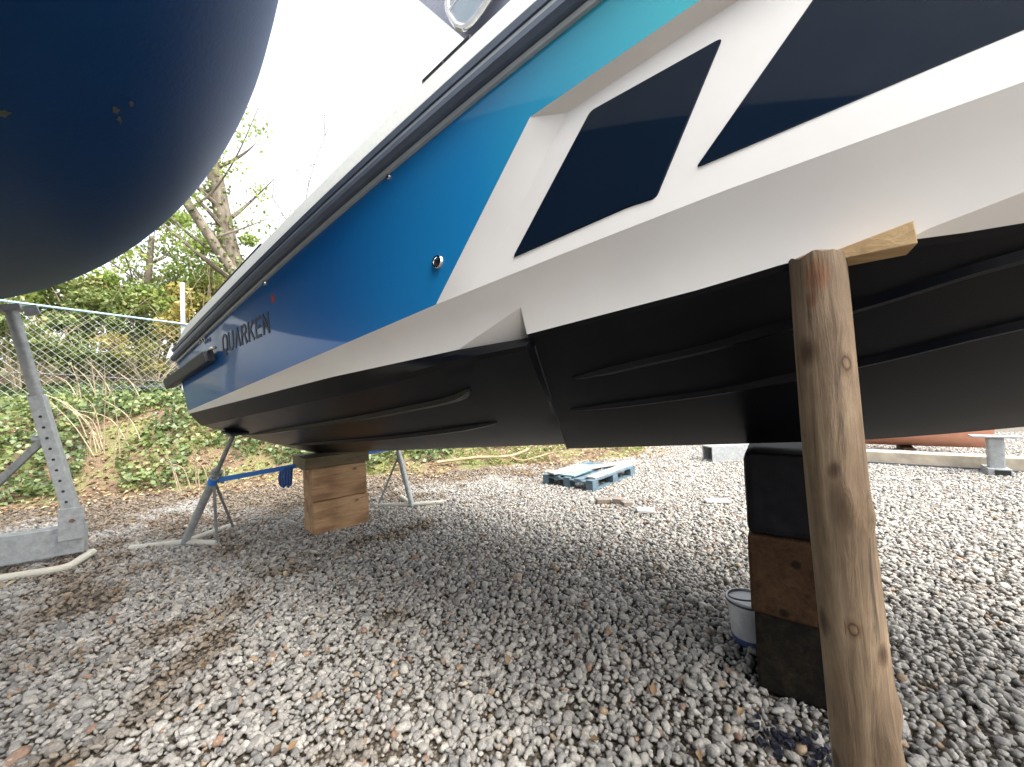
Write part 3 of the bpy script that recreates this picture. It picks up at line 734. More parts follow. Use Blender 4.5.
if fn.dot(Vector((0, 0, 1.3)) - A0) < 0: fn = -fn
sdv = fn.cross(ad).normalized()
for k in range(10):
    q = MB(); c = A0 + ad * (.06 + k * .095) - bn * .0535; n = 10
    u1 = ad; u2 = ad.cross(bn).normalized(); q.add([c + (u1 * math.cos(6.283 * i / n) + u2 * math.sin(6.283 * i / n)) * .011 - bn * .002 for i in range(n)], [tuple(range(n))])
    q.build('bolt_hole', M['hole'], arm)
q = MB(); q.tube([mid - ad * .1, A1 - ad * .05], .042, 14); q.build('inner_tube', M['galv_dark'], cr, smooth=True)
q = MB(); q.beam(A1 - ad * .05, A1 + ad * .0, .14, .10, tuple(-bn)); q.beam(A1 - ad * .05 + bd * .07, A1 - ad * .02 + bd * .16, .09, .012, tuple(-bn)); q.build('pad_bracket', M['galv'], cr, bevel=.005)
q = MB(); q.box(E0 - bd * .055 - bn * .128 + Vector((0, 0, .33)), (.16, .012, .27), Matrix.Rotation(math.atan2(bd.y, bd.x), 3, 'Z')); pl = q.build('gusset_plate', M['galv'], cr, bevel=.003)
q = MB(); c = E0 - bd * .05 - bn * .137 + Vector((0, 0, .36)); q.tube([c, c - bn * .018], .016, 6); q.build('bolt', M['rust'], pl)
q = MB(); s0 = A0 + ad * .72 - bd * .03; q.beam(s0, s0 - bd * .55 + Vector((0, 0, -.72)), .05, .06, tuple(-bn)); q.build('brace', M['galv_dark'], cr, bevel=.004)
q = MB(); q.tube([s0 + bd * .06, s0 - bd * .07], .032, 10); q.build('brace_bracket', M['galv'], cr, smooth=True)
q = MB(); q.tube([(-4.75, 2.72, .035), (-3.72, 3.16, .035), (-3.66, 3.21, .04), (-3.74, 3.46, .06)], .03, 10); q.build('foot_tube', flat('pale_foot', (.42, .40, .33), .6), cr, smooth=True)

# ------------------------------------------------------------------ keel blocks
def timber(name, c, ang, size, mat, label, cat='timber block', bevel=.012, group=None, tilt=0):
    mb = MB(); mb.box((0, 0, 0), size)
    o = mb.build(name, mat, bevel=bevel)
    me = o.data; bm = bmesh.new(); bm.from_mesh(me); bmesh.ops.subdivide_edges(bm, edges=[e for e in bm.edges if e.calc_length() > .08], cuts=3, use_grid_fill=True)
    sd_ = random.random() * 50
    for v in bm.verts: v.co += Vector((noise.noise(v.co * 7 + Vector((sd_, 0, 0))), noise.noise(v.co * 7 + Vector((0, sd_, 0))), noise.noise(v.co * 7 + Vector((0, 0, sd_))))) * .004
    bm.to_mesh(me); bm.free()
    o.location = c; o.rotation_euler = (0, tilt, ang); tag(o, label, cat, group); return o
bax = math.atan2(BY.y, BY.x)
def kp(x): return bw(x, 0, 0)
# near stack: end faces of crosswise timbers toward the camera
nc = Vector((.9888, 1.6929, 0)) + BY * .36 + c2 * .155
ktop = 1.006
timber('keel_block', (nc.x + .01, nc.y, .165), bax + .02, (.72, .33, .33), M['oldtimber'], 'black weathered timber at the bottom of the near keel stack')
timber('keel_block', (nc.x - .005, nc.y - .01, .495), bax - .01, (.72, .315, .326), M['timber2'], 'brown timber in the middle of the near keel stack')
timber('keel_block', (nc.x, nc.y, .832), bax + .015, (.72, .33, .344), M['blackblock'], 'black block under the keel topping the near stack', bevel=.03)
# far stack
fc = Vector((-1.955, 3.77, 0)) ; fa = R(42)
fdir = Vector((math.cos(fa), math.sin(fa), 0)); fper = Vector((-fdir.y, fdir.x, 0))
fcen = fc + fdir * .27 + fper * .165
fz = BO.z + (BX.z / math.hypot(BX.x, BX.y)) * ((fcen - BO).to_2d().dot(c2.to_2d())) + .036
fhs = (fz - .115) / 2
timber('keel_block', (fcen.x, fcen.y, fhs / 2), fa, (.54, .33, fhs - .002), M['timber'], 'orange timber on the gravel under the stern stack')
timber('keel_block', (fcen.x - .01, fcen.y, fhs * 1.5), fa - .02, (.53, .33, fhs - .004), M['timber'], 'orange brown timber second up in the stern stack')
timber('keel_plank', (fcen.x - .05, fcen.y + .01, fz - .0575), fa + .02, (.62, .44, .113), M['topplank'], 'dark greenish plank between boat and stern timbers', 'plank')

# ------------------------------------------------------------------ prop post and wedge
po = MB(); seg = 44; base = Vector((.775, .90, -.03)); topc = Vector((.722, .905, 1.588)); npos = 64; vs = []
for i in range(seg + 1):
    t = i / seg; c = base.lerp(topc, t); c += Vector((.008 * math.sin(t * 5 + 1), .006 * math.cos(t * 4), 0)); r0 = .067 + (.053 - .067) * t
    for k in range(npos):
        a = 2 * math.pi * k / npos; d = Vector((math.cos(a), math.sin(a), 0))
        rr = r0 * (1 + .045 * noise.noise((d.x * 1.1, d.y * 1.1, t * 3)) + .025 * noise.noise((d.x * 3, d.y * 3, t * 2.2)) + .008 * noise.noise((d.x * 12, d.y * 12, t * 5)))
        for kt, ka, ks in ((.66, -1.95, .016), (.645, -1.25, .014), (.34, -1.5, .014), (.38, -.9, .011), (.9, -1.6, .006), (.30, -.85, .008)):
            dd = ((t - kt) * 1.6 / .035) ** 2 + (((a - ka + math.pi) % (2 * math.pi) - math.pi) * .08 / .022) ** 2
            rr += ks * math.exp(-dd)
        zo = (.012 * noise.noise((d.x * 2, d.y * 2, 9)) - .02 * d.x * 0) if i == seg else 0
        vs.append(c + d * rr + Vector((0, 0, zo)))
fs = [(i * npos + k, i * npos + (k + 1) % npos, (i + 1) * npos + (k + 1) % npos, (i + 1) * npos + k) for i in range(seg) for k in range(npos)]
fs.append(tuple(seg * npos + k for k in range(npos))); po.add(vs, fs)
tag(po.build('timber_post', M['post'], smooth=True, angle=50, recalc=False), 'round weathered log standing upright to prop the white hull', 'prop post')
wg = MB()
wa = bw(.215, -1.06, .555); 
# wedge: tapering towards the post, resting on its top
def bp(x, y, z): return bw(x, y, z)
wv = [bp(.135, -1.075, .5530), bp(.135, -.99, .5530), bp(.135, -.99, .561), bp(.135, -1.075, .562), bp(.325, -1.08, .545), bp(.325, -.99, .545), bp(.325, -.99, .590), bp(.325, -1.08, .594)]
wg.add(wv, [(0, 1, 2, 3), (7, 6, 5, 4), (0, 4, 5, 1), (1, 5, 6, 2), (2, 6, 7, 3), (3, 7, 4, 0)])
tag(wg.build('wooden_wedge', M['wedge'], bevel=.002), 'pale fresh cut wedge driven between the log post and the hull', 'wedge')

# ------------------------------------------------------------------ jack stands
def jack(top, foot, legs, label, stays=(), pad=None):
    t = Vector(top); f = Vector(foot)
    e = empty('boat_stand', f, label, 'boat stand', 'tripod stands propping the stern'); e.matrix_world = Matrix.Identity(4)
    d = (t - f).normalized(); L = (t - f).length
    q = MB(); q.tube([f + Vector((0, 0, .02)), f + d * L * .62], .033, 12); q.build('leg_tube', M['galv'], e, smooth=True)
    q = MB(); q.tube([f + d * L * .6, t - d * .03], .018, 10); q.tube([f + d * L * .645, f + d * L * .67], .045, 8); sc_ = q.build('jack_screw', M['galv_dark'], e, smooth=True)
    q = MB(); q.box(t - Vector((0, 0, .012)), (.20, .14, .018), Matrix.Rotation(-.6, 3, 'Z') @ Matrix.Rotation(.12, 3, 'Y')); q.build('pad', M['rubber'], e, bevel=.004)
    q = MB()
    for l in legs: q.tube([f + Vector((0, 0, .035)), Vector(l) + Vector((0, 0, .025))], .027, 10)
    q.build('foot_frame', flat('pale_frame', (.36, .35, .30), .55), e, smooth=True)
    for s0, s1 in stays:
        q = MB(); q.tube([s0, s1], .0125, 8); q.build('stay', M['galv_dark'], e, smooth=True)
    return e
jt = bw(-3.86, -.80, zlinA(-3.86, .80) - .002)
f1 = Vector((-3.13, 3.69, 0)); jd = (jt - f1)
jack(jt, f1, [(-3.56, 3.61, 0), (-2.79, 3.65, 0), (-3.02, 4.2, 0)], 'grey tripod stand holding the near stern corner of the boat', [(f1 + jd * .60, Vector((-2.80, 3.66, .03))), (f1 + jd * .6, Vector((-2.98, 4.12, .03)))])
jt2 = bw(-3.86, .82, zlinA(-3.86, .82) - .002); f2 = Vector((-1.24, 4.66, 0))
jack(jt2, f2, [(-.85, 4.75, 0), (-1.72, 4.72, 0), (-1.5, 5.1, 0)], 'grey stand behind the stern timbers on the far side', [(f2 + (jt2 - f2) * .58, Vector((-1.66, 4.71, .03)))])
# blue ratchet strap between the stands, with its bundle
q = MB()
sa = f1 + jd * .585; sb = f2 + (jt2 - f2) * .66; smid = sa.lerp(sb, .38) + Vector((0, 0, -.0))
q.beam(sa, smid, .006, .045); q.beam(smid, sb, .006, .045)
st = q.build('ratchet_strap', M['strap']); tag(st, 'blue strap stretched between the two stern stands', 'strap')
q = MB(); c = sa.lerp(sb, .335)
for k in range(5):
    dx = (k - 2) * .02
    q.tube(catmull([c + Vector((dx, -.01, .0)), c + Vector((dx * 1.3 - .01, -.03, -.08)), c + Vector((dx * 1.2, -.03, -.17 - .02 * (k % 2))), c + Vector((dx * .8, .015, -.09)), c + Vector((dx, .01, 0))], 4), .011, 6)
q.build('strap_tail', M['strapdark'], st, smooth=True)
q = MB(); q.tube([sa + jd.normalized() * -.03, sa + jd.normalized() * .03], .037, 10); q.build('strap_wrap', M['strap'], st, smooth=True)

# ------------------------------------------------------------------ pail
M['pail_band'] = flat('pail_band', (.05, .07, .16), .5)
pe = empty('paint_pail', (1.15, 2.0, .0), 'small grey paint pail with lid behind the near keel stack', 'pail')
n = 32
q = MB(); rings = [(.0, .004), (.077, .004), (.081, .012), (.094, .195), (.098, .20), (.098, .215), (.093, .215)]
q.add([(r_ * math.cos(6.2832 * k / n), r_ * math.sin(6.2832 * k / n), z) for r_, z in rings for k in range(n)], [(i * n + k, i * n + (k + 1) % n, (i + 1) * n + (k + 1) % n, (i + 1) * n + k) for i in range(len(rings) - 1) for k in range(n)]); q.build('body', M['pail'], pe, smooth=True)
q = MB(); rings = [(.0815, .012), (.0845, .045)]
q.add([(r_ * 1.008 * math.cos(6.2832 * k / n), r_ * 1.008 * math.sin(6.2832 * k / n), z) for r_, z in rings for k in range(n)], [(k, (k + 1) % n, n + (k + 1) % n, n + k) for k in range(n)]); q.build('blue_band', M['pail_band'], pe, smooth=True)
q = MB(); rings = [(.1005, .205), (.1005, .222), (.092, .224), (.088, .215), (.0, .215)]
q.add([(r_ * math.cos(6.2832 * k / n), r_ * math.sin(6.2832 * k / n), z) for r_, z in rings for k in range(n)], [(i * n + k, i * n + (k + 1) % n, (i + 1) * n + (k + 1) % n, (i + 1) * n + k) for i in range(len(rings) - 1) for k in range(n)]); lid_ = q.build('lid', M['pail_lid'], pe, smooth=True)
q = MB(); q.tube([(.1015 * math.cos(a), .1015 * math.sin(a), .214) for a in np.linspace(0, 6.2832, 33)], .0055, 6, cap=False); q.build('rim', M['wire'], lid_, smooth=True)
q = MB(); q.tube([(.1 * math.cos(a) * .98, -.10 * math.sin(a) * .55 - .0, .232 - .035 * math.sin(a) * 0 + .004) for a in np.linspace(-.15, math.pi + .15, 18)], .0045, 6); q.build('handle', M['wire'], pe, smooth=True)

# ------------------------------------------------------------------ blue pallet and boards
pc = Vector((.97, 4.98, 0)); u = Vector((.92, 1.0, 0)).normalized(); v_ = Vector((-.56, .9, 0)).normalized()
v_ = Vector((-u.y, u.x, 0)); pa = math.atan2(u.y, u.x)
pal = empty('pallet', pc, 'blue wooden pallet lying on gravel beyond the boat', 'pallet', rz=pa)
for i, y in enumerate((.06, .5, .94)):
    q = MB(); q.box((.6, y * .8, .011 + .01), (1.2, .10, .02)); q.build('bottom_board', M['pallet_blue'], pal, bevel=.002)
    for x in (.07, .6, 1.13):
        q = MB(); q.box((x, y * .8, .07), (.14, .10, .078)); q.build('block', M['pallet_blue'], pal, bevel=.003)
for x in (.07, .6, 1.13): q = MB(); q.box((x, .4, .12), (.14, .8, .02)); q.build('stringer_board', M['pallet_blue'], pal, bevel=.002)
for k in range(5): q = MB(); q.box((.6, .05 + k * .175, .141), (1.2, .10, .02)); q.build('deck_board', M['pallet_blue'], pal, bevel=.002)
def board(c, ang, size, mat, label, tilt=0):
    mb = MB(); mb.box((0, 0, 0), size); o = mb.build('board', mat, bevel=.003); o.location = c; o.rotation_euler = (0, tilt, ang); tag(o, label, 'board'); return o
c = pc + u * .45 + v_ * .55; board((c.x, c.y, .163), pa + .05, (.80, .42, .02), M['tealboard'], 'flat grey green sheet lying on the blue pallet')
c = pc + u * .68 + v_ * .10; board((c.x, c.y, .164), pa + .02, (1.15, .13, .022), M['palewood'], 'pale plank along the front of the blue pallet')
c = pc + u * .70 + v_ * .36; board((c.x, c.y, .186), pa - .36, (1.55, .14, .022), M['palewood'], 'long whitish plank crossing diagonally over the blue pallet')

# small debris on gravel
def slab(c, ang, size, mat, name, label, cat):
    mb = MB(); mb.box((0, 0, 0), size); o = mb.build(name, mat, bevel=.006); o.location = (c[0], c[1], size[2] / 2 + .022); o.rotation_euler = (.04, .03, ang); tag(o, label, cat)
slab((1.33, 4.08), -.15, (.17, .11, .03), M['slab'], 'stone_slab', 'small white slab on gravel in front of the pallet', 'slab')
slab((2.20, 4.32), -.1, (.26, .10, .025), M['slab'], 'stone_slab', 'thin pale slab on gravel just left of the near stack', 'slab')
slab((.98, 4.46), .1, (.16, .09, .05), M['brick'], 'brick', 'brown brick on gravel nearest the pallet corner', 'brick')
slab((1.14, 4.42), -.3, (.12, .09, .06), M['brick'], 'brick', 'brown brick in the middle of the short row by the pallet', 'brick')
slab((1.20, 4.31), .2, (.10, .08, .05), M['brick'], 'brick', 'small brown brick end of the row nearest the white slab', 'brick')
q = MB()
for k in range(34):
    a = random.gauss(0, .075); b = random.gauss(0, .045); r_ = random.uniform(.007, .018); c = Vector((.93 + a * .9, 1.40 + b - a * .2, .042)); n = 9
    pts_ = [c + Vector((r_ * math.cos(6.283 * i / n) * random.uniform(.5, 1.3), r_ * math.sin(6.283 * i / n) * random.uniform(.5, 1.3), random.uniform(-.006, .006))) for i in range(n)]
    q.add(pts_ + [p - Vector((0, 0, .014)) for p in pts_], [tuple(range(n))] + [(i, n + i, n + (i + 1) % n, (i + 1) % n) for i in range(n)])
tag(q.build('paint_flakes', M['splash']), 'dark navy paint flakes spilt on gravel by the log post', 'paint flakes', kind='stuff')

# ------------------------------------------------------------------ right background: steel channel, beam, dinghy, stand
q = MB()
a = Vector((3.30, 6.72, .14)); b = Vector((4.7, 6.95, .14))
dv = (b - a).normalized(); sv = Vector((-dv.y, dv.x, 0))
for off, w_, h_, zz_ in ((0, .26, .02, .13), (0, .26, .02, -.11), (-.12, .02, .22, .01), (.12, .02, .22, .01)): q.beam(a + sv * off + Vector((0, 0, zz_ - .01)), b + sv * off + Vector((0, 0, zz_ - .01)), w_, h_)
tag(q.build('steel_beam', M['galv']), 'hollow grey steel box section lying on far gravel', 'steel beam')
q = MB(); ka = Vector((4.3, 7.1, 0)); kb = Vector((6.75, 5.05, 0))
q.beam(ka + Vector((0, 0, .10)), kb + Vector((0, 0, .10)), .22, .2); kb_o = q.build('kerb_beam', M['concrete'], bevel=.012); tag(kb_o, 'long stained beige concrete beam lying on gravel at right', 'concrete beam')
q = MB(); off = Vector((-.64, -.77, 0)) * .12; q.beam(ka + off + Vector((0, 0, .02)), kb + off + Vector((0, 0, .02)), .05, .05); q.build('base_strip', M['concrete_dark'], kb_o)  # darker strip along the foot of the beam
# red dinghy resting on the beam's far side
dg = empty('dinghy', (5.85, 7.28, 0), 'red bottomed dinghy resting behind the concrete beam at right', 'dinghy', rz=-.69 + math.pi)
q = MB(); T_ = np.linspace(-1, 1, 28); thd = np.linspace(0, math.pi / 2, 9); vs = []
for t in T_:
    b0 = .62 * (1 - max(0, t) ** 2.4) * (1 - .25 * max(0, -t) ** 2) + .002; zb_ = .17 + .25 * max(0, t) ** 2.2; zt = .72 + .12 * t * t
    for sgn in (1,):
        row = [(t * 1.9, -b0 * math.sin(a) ** .6, zb_ + (zt - zb_) * (1 - math.cos(a)) ** .9) for a in thd[::-1]] + [(t * 1.9, b0 * math.sin(a) ** .6, zb_ + (zt - zb_) * (1 - math.cos(a)) ** .9) for a in thd[1:]]
    vs += row
m_ = 17; q.add(vs, [(i * m_ + k, (i + 1) * m_ + k, (i + 1) * m_ + k + 1, i * m_ + k + 1) for i in range(27) for k in range(16)] + [tuple(range(17))] + [(i * m_, i * m_ + 16, (i + 1) * m_ + 16, (i + 1) * m_) for i in range(27)]); q.build('hull', M['redhull'], dg, smooth=True)
for x in (-1.0, .7): q = MB(); q.box((x, 0, .085), (.14, 1.1, .17)); q.build('chock', M['timber2'], dg, bevel=.01)
q = MB(); q.tube([(-1.95, .70, .13), (1.9, .70, .16)], .03, 8); q.build('side_tube', M['galv_dark'], dg, smooth=True)
for x in (-1.0, .7): q = MB(); q.tube([(x, .5, .1), (x, .70, .14)], .025, 8); q.build('tube_bracket', M['galv_dark'], dg, smooth=True)
ts = empty('trailer_stand', (6.22, 5.08, 0), 'short galvanised stand with a flat top plate at the right edge', 'stand', rz=-.69)
q = MB(); q.box((0, 0, .275), (.14, .14, .43)); q.build('column', M['galv'], ts, bevel=.02)
q = MB(); q.box((0, 0, .498), (.42, .22, .02)); q.build('top_plate', M['galv'], ts, bevel=.004)
q = MB(); q.box((0, .02, .055), (.2, .34, .09)); ft = q.build('foot_box', M['galv'], ts, bevel=.006)
q = MB(); q.box((.02, -.15, .055), (.13, .012, .06)); q.build('tube_end', M['hole'], ft)

# ------------------------------------------------------------------ fence
fdv = Vector((-7.32 + 9.143, 8.755 - 7.249, 0)).normalized()
f0 = Vector((-9.143, 7.249, 0)) - fdv * 3.2; FL = 10.5
def ztop(s_): return 3.36 - .085 * (s_ - 3.2)
fe = empty('chain_link_fence', f0, 'chain link fence with pale blue top rail above the ivy bank', 'fence'); fe.matrix_world = Matrix.Identity(4)
q = MB(); fnv = Vector((-fdv.y, fdv.x, 0))
def fp(s_, z, off=0): p = f0 + fdv * s_ + fnv * off; return Vector((p.x, p.y, z))
sp = .10 * 1.414; zlo = lambda s_: ztop(s_) - 1.93
for k in range(int((FL + 2) / sp)):
    s_ = -1.9 + k * sp
    for dr in (1, -1):
        a_s, b_s = (s_, s_ + 1.9) if dr == 1 else (s_ + 1.9, s_)
        def clip(sA, tA): return sA
        P2 = []
        for t in np.linspace(0, 1, 12):
            ss_ = a_s + (b_s - a_s) * t
            if 0 <= ss_ <= FL: P2.append(fp(ss_, zlo(ss_) + 1.9 * t, .004 * dr))
        if len(P2) >= 2: q.tube([P2[0], P2[-1]], .0029, 4, cap=False)
q.build('mesh_panel', M['fencewire'], fe, recalc=False)
q = MB(); q.tube([fp(0, ztop(0), -.03), fp(FL, ztop(FL), -.03)], .022, 8); q.build('top_rail', M['bluerail'], fe, smooth=True)
q = MB(); q.tube([fp(s_, zlo(s_) + .62 + .02 * math.sin(s_ * 2), -.01) for s_ in np.linspace(0, FL, 20)], .008, 6); q.build('tension_wire', M['wire'], fe, smooth=True)
for s_ in (.4, 2.5, 5.53, 8.1, 10.4):
    p = fp(s_, 0, .05); zg = float(bank_h(p.x, p.y)); q = MB(); q.beam((p.x, p.y, zg - .1), (p.x, p.y, ztop(s_) + .95), .085, .085, tuple(fdv)); q.build('fence_post', M['galv'], fe, bevel=.006)
q = MB(); pp = [(-8.95, 8.25), (-8.2, 8.55), (-7.5, 9.0), (-6.9, 9.35)]; q.tube(catmull([(x, y, float(bank_h(x, y)) + .16 + .03 * math.sin(x * 3)) for x, y in pp], 6), .06, 10)
tag(q.build('drain_pipe', M['pipe'], smooth=True), 'black pipe lying at the foot of the chain link fence', 'pipe')

# ------------------------------------------------------------------ vegetation
def scatter_bank(n, x0, x1, s0, s1, hmin=.01, hmax=.1, f=1.1, thr=-.1, o=0):
    out = []; 
    while len(out) < n:
        x = random.uniform(x0, x1); s_ = random.uniform(s0, s1); y = float(yb(x)) + s_
        if noise.noise((x * f + o, y * f, o)) + .3 * noise.noise((x * 3 * f, y * 3 * f, o)) + .35 * min(1, s_ - .6) < thr: continue
        out.append((x, y, float(bank_h(x, y)) + random.uniform(hmin, hmax)))
    return np.array(out)
P = scatter_bank(36000, -14, -1.2, .2, 4.8, .0, .22, 1.1, -.08)
cl = np.array([noise.noise((x * 1.6, y * 1.6, 4)) for x, y, z in P]) * .55 + .38 + rng.normal(0, .2, len(P))
tag(leaf_mesh('ivy', P, .072, M['ivy'], flatness=.45, normals=np.array([[.1, -.55, .8]] * len(P)), tint=cl, aspect=.95, fold=.12), 'green ivy carpeting the earth bank', 'ivy', kind='stuff')
P = scatter_bank(13000, -12, 3.2, -.9, 3.2, .0, .04, .7, -.45, 6); 
tag(leaf_mesh('leaf_litter', P, .07, M['litter'], flatness=.75, normals=np.array([[0, -.2, 1]] * len(P)), aspect=.55, fold=.2), 'brown fallen leaves along the foot of the bank', 'leaf litter', kind='stuff')
P = scatter_bank(2600, -3.2, 3.4, .1, 2.6, .02, .08, 1.0, -.05, 11)
gm = leaf_mesh('grass', P, .13, M['grass'], flatness=.2, normals=np.array([[1, -.2, .2]] * len(P)), aspect=.16, fold=.1); tag(gm, 'thin pale grass on the bank beyond the boat', 'grass', kind='stuff')
# fallen stray leaves and dirt on gravel
P = np.column_stack([rng.uniform(-5, 2.5, 520), rng.uniform(1.0, 6.2, 520), rng.uniform(.035, .05, 520)]); P = P[(P[:, 1] > np.abs(P[:, 0]) * .6) & (rng.random(len(P)) < np.clip(.9 - P[:, 0] * .2 - .4, .1, 1))]
tag(leaf_mesh('stray_leaves', P, .042, M['litter'], flatness=.7, normals=np.array([[0, 0, 1]] * len(P)), aspect=.6), 'small dead leaves scattered over the gravel', 'leaf litter', kind='stuff')

def cloud(c, r, n, squash=(1, 1, 1), hollow=.35):
    d = rng.normal(size=(n, 3)); d /= np.linalg.norm(d, axis=1)[:, None]; rad = rng.random(n) ** (1 / 3.0 + hollow)
    out = np.array(c) + d * (r * (1 - rng.random(n)[:, None] ** 2 * .7)) * np.array(squash)
    return out
def bush(label, base, h, wdt, n, mat, leaf=.11, clumps=16, twigs=14, parent_name='shrub'):
    e = empty(parent_name, base, label, 'shrub', 'shrubs behind the fence'); e.matrix_world = Matrix.Translation(base)
    q = MB(); tips = []
    for k in range(twigs):
        a = random.uniform(0, 6.28); ln = h * random.uniform(.55, 1.05); sp_ = wdt * random.uniform(.2, 1)
        p = [(.1 * math.cos(a), .1 * math.sin(a), -.1), (sp_ * .35 * math.cos(a), sp_ * .35 * math.sin(a), ln * .4), (sp_ * .7 * math.cos(a + .2), sp_ * .7 * math.sin(a + .2), ln * .8), (sp_ * math.cos(a + .3), sp_ * math.sin(a + .3), ln)]
        pc_ = catmull(p, 4); q.tube(pc_, [max(.004, .022 * (1 - i / len(pc_))) for i in range(len(pc_))], 5); tips += pc_[5:]
    q.build('stems', M['twig'], e, smooth=True)
    pts_ = []; tn = []
    for k in range(clumps):
        c = Vector(random.choice(tips)) + Vector((random.gauss(0, .15), random.gauss(0, .15), random.gauss(0, .12))); m = int(n / clumps); r_ = random.uniform(.18, .42) * wdt * .8
        pts_.append(cloud(c, r_, m, (1, 1, .75))); tn.append(np.full(m, random.uniform(.15, .75)) + rng.normal(0, .16, m))
    leaf_mesh('foliage', np.concatenate(pts_), leaf, mat, e, tint=np.concatenate(tn)); return e
def stuffpart(o): o['kind'] = 'stuff'; return o
def gp(x, y, dz=0): return Vector((x, y, float(bank_h(x, y)) + dz))
bush('dark green ivy covered thicket behind the fence at far left', gp(-11.6, 8.2), 2.2, 1.5, 2600, M['bushleaf'])
bush('mixed olive thicket behind the fence below the yacht', gp(-10.2, 9.6), 2.6, 1.6, 2600, M['bushleaf'])
bush('bright green spring bush behind the fence left of its post', gp(-9.6, 10.4), 3.3, 1.5, 2800, M['spring'])
bush('yellow leaved bush behind the fence post', gp(-7.9, 10.2), 2.6, 1.0, 1500, M['yellow'], leaf=.10)
bush('olive bush behind the fence close beside the boat stern', gp(-6.7, 10.2), 1.9, 1.1, 1400, M['bushleaf'])
bush('thin yellowing bush behind the mesh above the black pipe', gp(-8.6, 9.3), 1.3, .9, 900, M['yellow'], leaf=.09)
bush('low green thicket behind the mesh left of the yellow bush', gp(-9.6, 8.8), 1.5, 1.1, 1500, M['bushleaf'])
bush('dense dark thicket beyond the fence at the far end', gp(-5.2, 12.0), 2.2, 1.6, 2000, M['bushleaf'])
bush('tall pale green bush rising beneath the leaning tree', gp(-8.9, 11.8), 4.2, 1.5, 2600, M['spring'])

bush('tall green thicket filling the slope behind the fence mesh', gp(-11.5, 11.5), 4.0, 1.9, 4200, M['bushleaf'])
bush('tall yellow green thicket beside the pale young tree', gp(-10.0, 12.8), 4.6, 1.9, 4200, M['spring'])
bush('brown and yellow thicket below the leaning tree', gp(-8.4, 12.6), 3.6, 1.7, 3600, M['yellow'], leaf=.11)
bush('leafy thicket close beside the stern rail beyond the fence', gp(-7.0, 12.8), 3.0, 1.5, 2600, M['bushleaf'])
bush('big dark thicket under the yacht at far left', gp(-14.2, 10.0), 4.4, 2.2, 4200, M['bushleaf'])
bush('low olive thicket rooted along the mesh at left', gp(-10.9, 7.0), 1.9, 1.3, 2400, M['bushleaf'], leaf=.09)
bush('leafy green bush right behind the tall fence post', gp(-6.9, 9.6), 2.4, 1.2, 2400, M['bushleaf'], leaf=.09)
bush('dense green bush filling the mesh beside the cradle arm', gp(-9.9, 7.9), 2.1, 1.4, 3000, M['bushleaf'], leaf=.09)
bush('light green bush rising just over the pale blue rail', gp(-11.6, 9.4), 3.0, 1.6, 3400, M['spring'], leaf=.10)
bush('yellow tinted bush in the middle of the mesh panel', gp(-8.4, 10.4), 2.4, 1.4, 3000, M['yellow'], leaf=.09)
def tree(label, base, pts_, r0, r1, ivy_n, limbs, crown, leafmat_, twign=0, group='trees beyond the fence'):
    e = empty('tree', base, label, 'tree', group); e.matrix_world = Matrix.Identity(4)
    p = catmull([base] + pts_, 7); n = len(p); rad = [r0 + (r1 - r0) * i / (n - 1) for i in range(n)]
    q = MB(); q.tube(p, rad, 12); tr = q.build('trunk', M['bark'], e, smooth=True, angle=180)
    q = MB(); tips = []
    for k in range(limbs):
        i = random.randint(int(n * .35), n - 2); a = random.uniform(0, 6.28); d = Vector((math.cos(a), math.sin(a), random.uniform(.3, 1.1))).normalized(); ln = random.uniform(1.0, 2.4)
        side = Vector((random.gauss(0, .3), random.gauss(0, .3), random.uniform(0, .5)))
        lp_ = catmull([p[i], p[i] + d * ln * .4, p[i] + (d + side * .5) * ln * .75, p[i] + (d + side) * ln], 4); m = len(lp_)
        q.tube(lp_, [max(.006, rad[i] * .35 * (1 - j / m)) for j in range(m)], 6); tips += lp_[m // 2:]
        for kk in range(twign):
            j = random.randint(2, m - 1); d2 = Vector((random.gauss(0, 1), random.gauss(0, 1), random.gauss(.5, .8))).normalized(); l2 = random.uniform(.4, 1.0)
            tw = [lp_[j], lp_[j] + d2 * l2 * .5 + Vector((random.gauss(0, .06), 0, 0)), lp_[j] + d2 * l2 + Vector((0, 0, .1))]; q.tube(tw, [.009, .006, .003], 4); tips += [tw[1], tw[2]]
            for k3 in range(3):
                d3 = Vector((random.gauss(0, 1), random.gauss(0, 1), random.gauss(.4, .7))).normalized(); q.tube([tw[1], tw[1] + d3 * random.uniform(.2, .5)], [.005, .002], 3)
    q.build('limbs', M['bark'], e, smooth=True)
    if ivy_n:
        P_ = []
        for k in range(ivy_n):
            i = min(n - 1, int(random.random() ** 1.2 * n)); a = random.uniform(0, 6.28); rr = rad[i] * random.uniform(.95, 1.7)
            P_.append((p[i].x + rr * math.cos(a) + random.gauss(0, .05), p[i].y + rr * math.sin(a), p[i].z + random.gauss(0, .2)))
        stuffpart(leaf_mesh('ivy_sleeve', P_, .11, M['ivy'], e, tint=rng.normal(.55, .22, len(P_))))
    if crown and tips:
        P_ = []; tn = []
        for k in range(crown // 55):
            c = random.choice(tips); P_.append(cloud(c, random.uniform(.25, .55), 55)); tn.append(np.full(55, random.uniform(.2, .8)) + rng.normal(0, .15, 55))
        leaf_mesh('crown', np.concatenate(P_), .10, leafmat_, e, tint=np.concatenate(tn))
    return e
def W3(x, y, z): return Vector((x, y, z))
tree('ivy clad leaning tree rising thickest against the white sky', gp(-6.9, 11.4, -.2), [W3(-7.35, 11.2, 3.6), W3(-7.75, 11.0, 5.2), W3(-8.15, 10.9, 7.6), W3(-8.45, 10.8, 10.5)], .30, .16, 900, 9, 600, M['spring'], 3)
